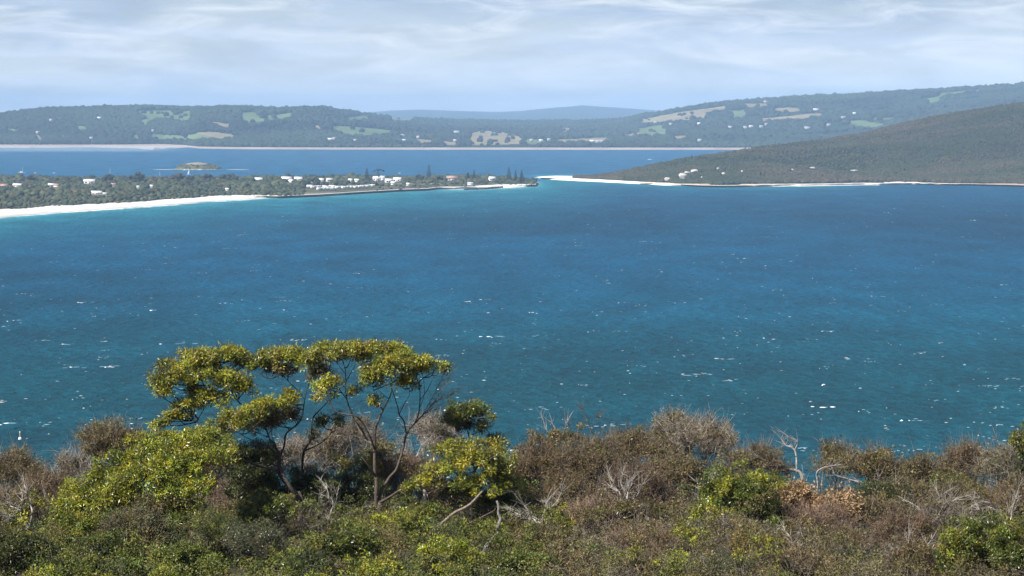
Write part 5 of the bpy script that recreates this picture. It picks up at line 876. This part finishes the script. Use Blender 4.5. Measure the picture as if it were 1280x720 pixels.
# low heath and the filler brush
def build_heath():
    mb, tb = MB(), MB(); n = 620; X = rng.uniform(-20, 20, n); Y = rng.uniform(62, 84, n); ok = np.abs(X) < Y * 0.215; X, Y = X[ok], Y[ok]; px = 640 + X / Y * F
    ok = rng.random(len(X)) > smooth((px - 640) / 120) * 0.6; X, Y = X[ok], Y[ok]; n = len(X); w_ = rng.uniform(0.4, 1.0, n); hh = rng.uniform(0.35, 1.35, n) * (0.6 + 0.6 * w_); kind = fbm(X / 1.8 + 50, Y / 1.8, 24) + rng.normal(0, 0.07, n); kind = np.where((X > 1.0) & (rng.random(n) < 0.6), 0.9, kind)
    q = 24; d = unit(n * q, -0.05); c = np.repeat(np.c_[X, Y, ground(X, Y)], q, 0); P = c + d * np.repeat(np.c_[w_, w_, hh], q, 0) * rng.uniform(0.8, 1.0, (n * q, 1)); h = P[:, 2] - c[:, 2]; sp_ = np.repeat(kind, q)
    X, Y = rng.uniform(-18, 18, 700), rng.uniform(62, 84, 700); ok = (np.abs(X) < Y * 0.21) & ((X < 1.0) | (rng.random(len(X)) < 0.15)); X, Y = X[ok], Y[ok]; hf = 0.12 + 0.3 * rng.random(len(X)); P = np.r_[P, np.c_[X, Y, ground(X, Y) + hf]]; h = np.r_[h, hf]; sp_ = np.r_[sp_, fbm(X / 1.3, Y / 1.3, 4)]
    for lo, hi, p, ll, lw, k in ((-1, 0.33, 'sage', 0.065, 0.02, 75), (0.33, 0.45, 'heath', 0.075, 0.032, 80), (0.45, 0.54, 'green', 0.08, 0.034, 75), (0.54, 0.60, 'bright', 0.075, 0.032, 75), (0.60, 2, 'olive', 0.07, 0.027, 65)):
        s = (sp_ >= lo) & (sp_ < hi)
        if s.any(): leaf_lobes(mb, P[s], 0.19, k * 3 // 5, p, ll, lw, up=0.5, tone=0.3)
    m = 1; P, h = P[::2], h[::2]; q = np.repeat(P, m, 0); a = q.copy(); a[:, 2] = np.repeat(P[:, 2] - h, m) ; e = q + rng.normal(0, 0.16, q.shape) + [0, 0, 0.05]; mb2 = MB(); k = len(q); mb2.twigs(a, (a + e) / 2 + rng.normal(0, 0.06, q.shape), e, np.full(k, 0.006), np.full(k, 0.002), np.array([0.16, 0.13, 0.115]) * rng.uniform(0.6, 1.5, (k, 1)), 3)
    o = mb.build('heath', M['dull_leaf']); tag(o, 'low mixed green heath carpeting the bottom of the photo', 'heath', kind='stuff')
    tag(mb2.build('heath_twigs', M['twig']), 'fine grey brown twigs standing through the low heath', 'heath', kind='stuff')
build_heath()
def build_brush():
    tb, cb = MB(), MB(); n = 5800; X = rng.uniform(-24, 24, n); Y = rng.uniform(68, 108, n); ok = (np.abs(X) < Y * 0.22) & ((Y > 79) | ((X > 0.6) & (Y < 90))); X, Y = X[ok], Y[ok]; px = 640 + X / Y * F; n = len(X)
    g = ground(X, Y); h = (0.25 + 1.3 * fbm(X / 1.6, Y / 1.6, 34) ** 1.4) * np.where(px < 640, 0.65, 0.8) * np.where(Y < 80, 0.55, 1.0); top = np.c_[X, Y, g + h]; m = 12; a = np.repeat(np.c_[X, Y, g], m, 0); e = np.repeat(top, m, 0) + rng.normal(0, 0.3, (n * m, 3)) * [1, 1, 0.5]; k = len(a)
    far = np.linalg.norm(e - a, axis=1) > 0; st = (np.arange(k) % m) < 2; a = np.where(st[:, None], a, np.repeat(top, m, 0) - np.c_[np.zeros(k), np.zeros(k), np.repeat(h, m) * rng.uniform(0.0, 0.7, k)] + rng.normal(0, 0.22, (k, 3))); e = np.where(st[:, None], e, a + unit(k, -0.5) * rng.uniform(0.12, 0.38, (k, 1)))
    tw = np.where((np.repeat(fbm(X / 2, Y / 2, 8), m) > 0.5)[:, None], np.array([0.115, 0.09, 0.075]), np.array([0.18, 0.16, 0.135])) * rng.uniform(0.4, 1.5, (k, 1)); tb.twigs(a, (a + e) / 2 + rng.normal(0, 0.07, a.shape), e, np.full(k, 0.007), np.full(k, 0.002), tw, 3)
    j = np.repeat(np.arange(k), 2); s = a[j] * 0.45 + e[j] * 0.55; e2 = e[j] + rng.normal(0, 0.14, (len(j), 3)); tb.twigs(s, (s + e2) / 2, e2, np.full(len(j), 0.004), np.full(len(j), 0.0015), tw[j] * 1.1, 2)
    nl = k * 4; j = rng.integers(0, k, nl); j = j[vnoise(e[j, 0] * 1.4, e[j, 1] * 1.4, 3) > 0.4]; nl = len(j); cb.leaves(e[j] + rng.normal(0, 0.12, (nl, 3)), rng.normal(0, 1, (nl, 3)), 0.07 * rng.uniform(0.6, 1.2, nl), 0.028 * rng.uniform(0.6, 1.2, nl), pal('olive', nl)); tt_ = top[vnoise(X * 0.9, Y * 0.9, 41) > 0.5]; tt_ = np.repeat(tt_, 2, 0) + rng.normal(0, 0.2, (len(tt_) * 2, 3)) * [1, 1, 0.4]; hh_ = len(tt_) // 2; leaf_lobes(cb, tt_[:hh_], 0.17, 40, 'olive', 0.065, 0.024, tone=0.35); leaf_lobes(cb, tt_[hh_:], 0.17, 40, 'rust', 0.065, 0.024, tone=0.35)
    tag(tb.build('brush', M['twig']), 'tangled grey brown brush filling the ground between the shrubs', 'brush', kind='stuff'); tag(cb.build('brush_leaves', M['dull_leaf']), 'sparse olive leaves on the tangled brush between the shrubs', 'brush', kind='stuff')
build_brush()

# ------------------------------------------------------------------ air
def build_haze():
    mb = MB(); mb.box((0, 13500, 124), (45000, 17500, 161)); m = bpy.data.materials.new('haze'); m.use_nodes = True; nt = m.node_tree; nt.nodes.clear()
    pv = node(nt, 'ShaderNodeVolumePrincipled', {'Color': (0.42, 0.66, 1.0, 1), 'Density': 5.4e-5, 'Anisotropy': -0.25}); out = node(nt, 'ShaderNodeOutputMaterial'); nt.links.new(pv.outputs[0], out.inputs['Volume'])
    tag(mb.build('haze', m), 'thin blue haze in the air over bay and far hills', 'haze', kind='stuff')
build_haze()
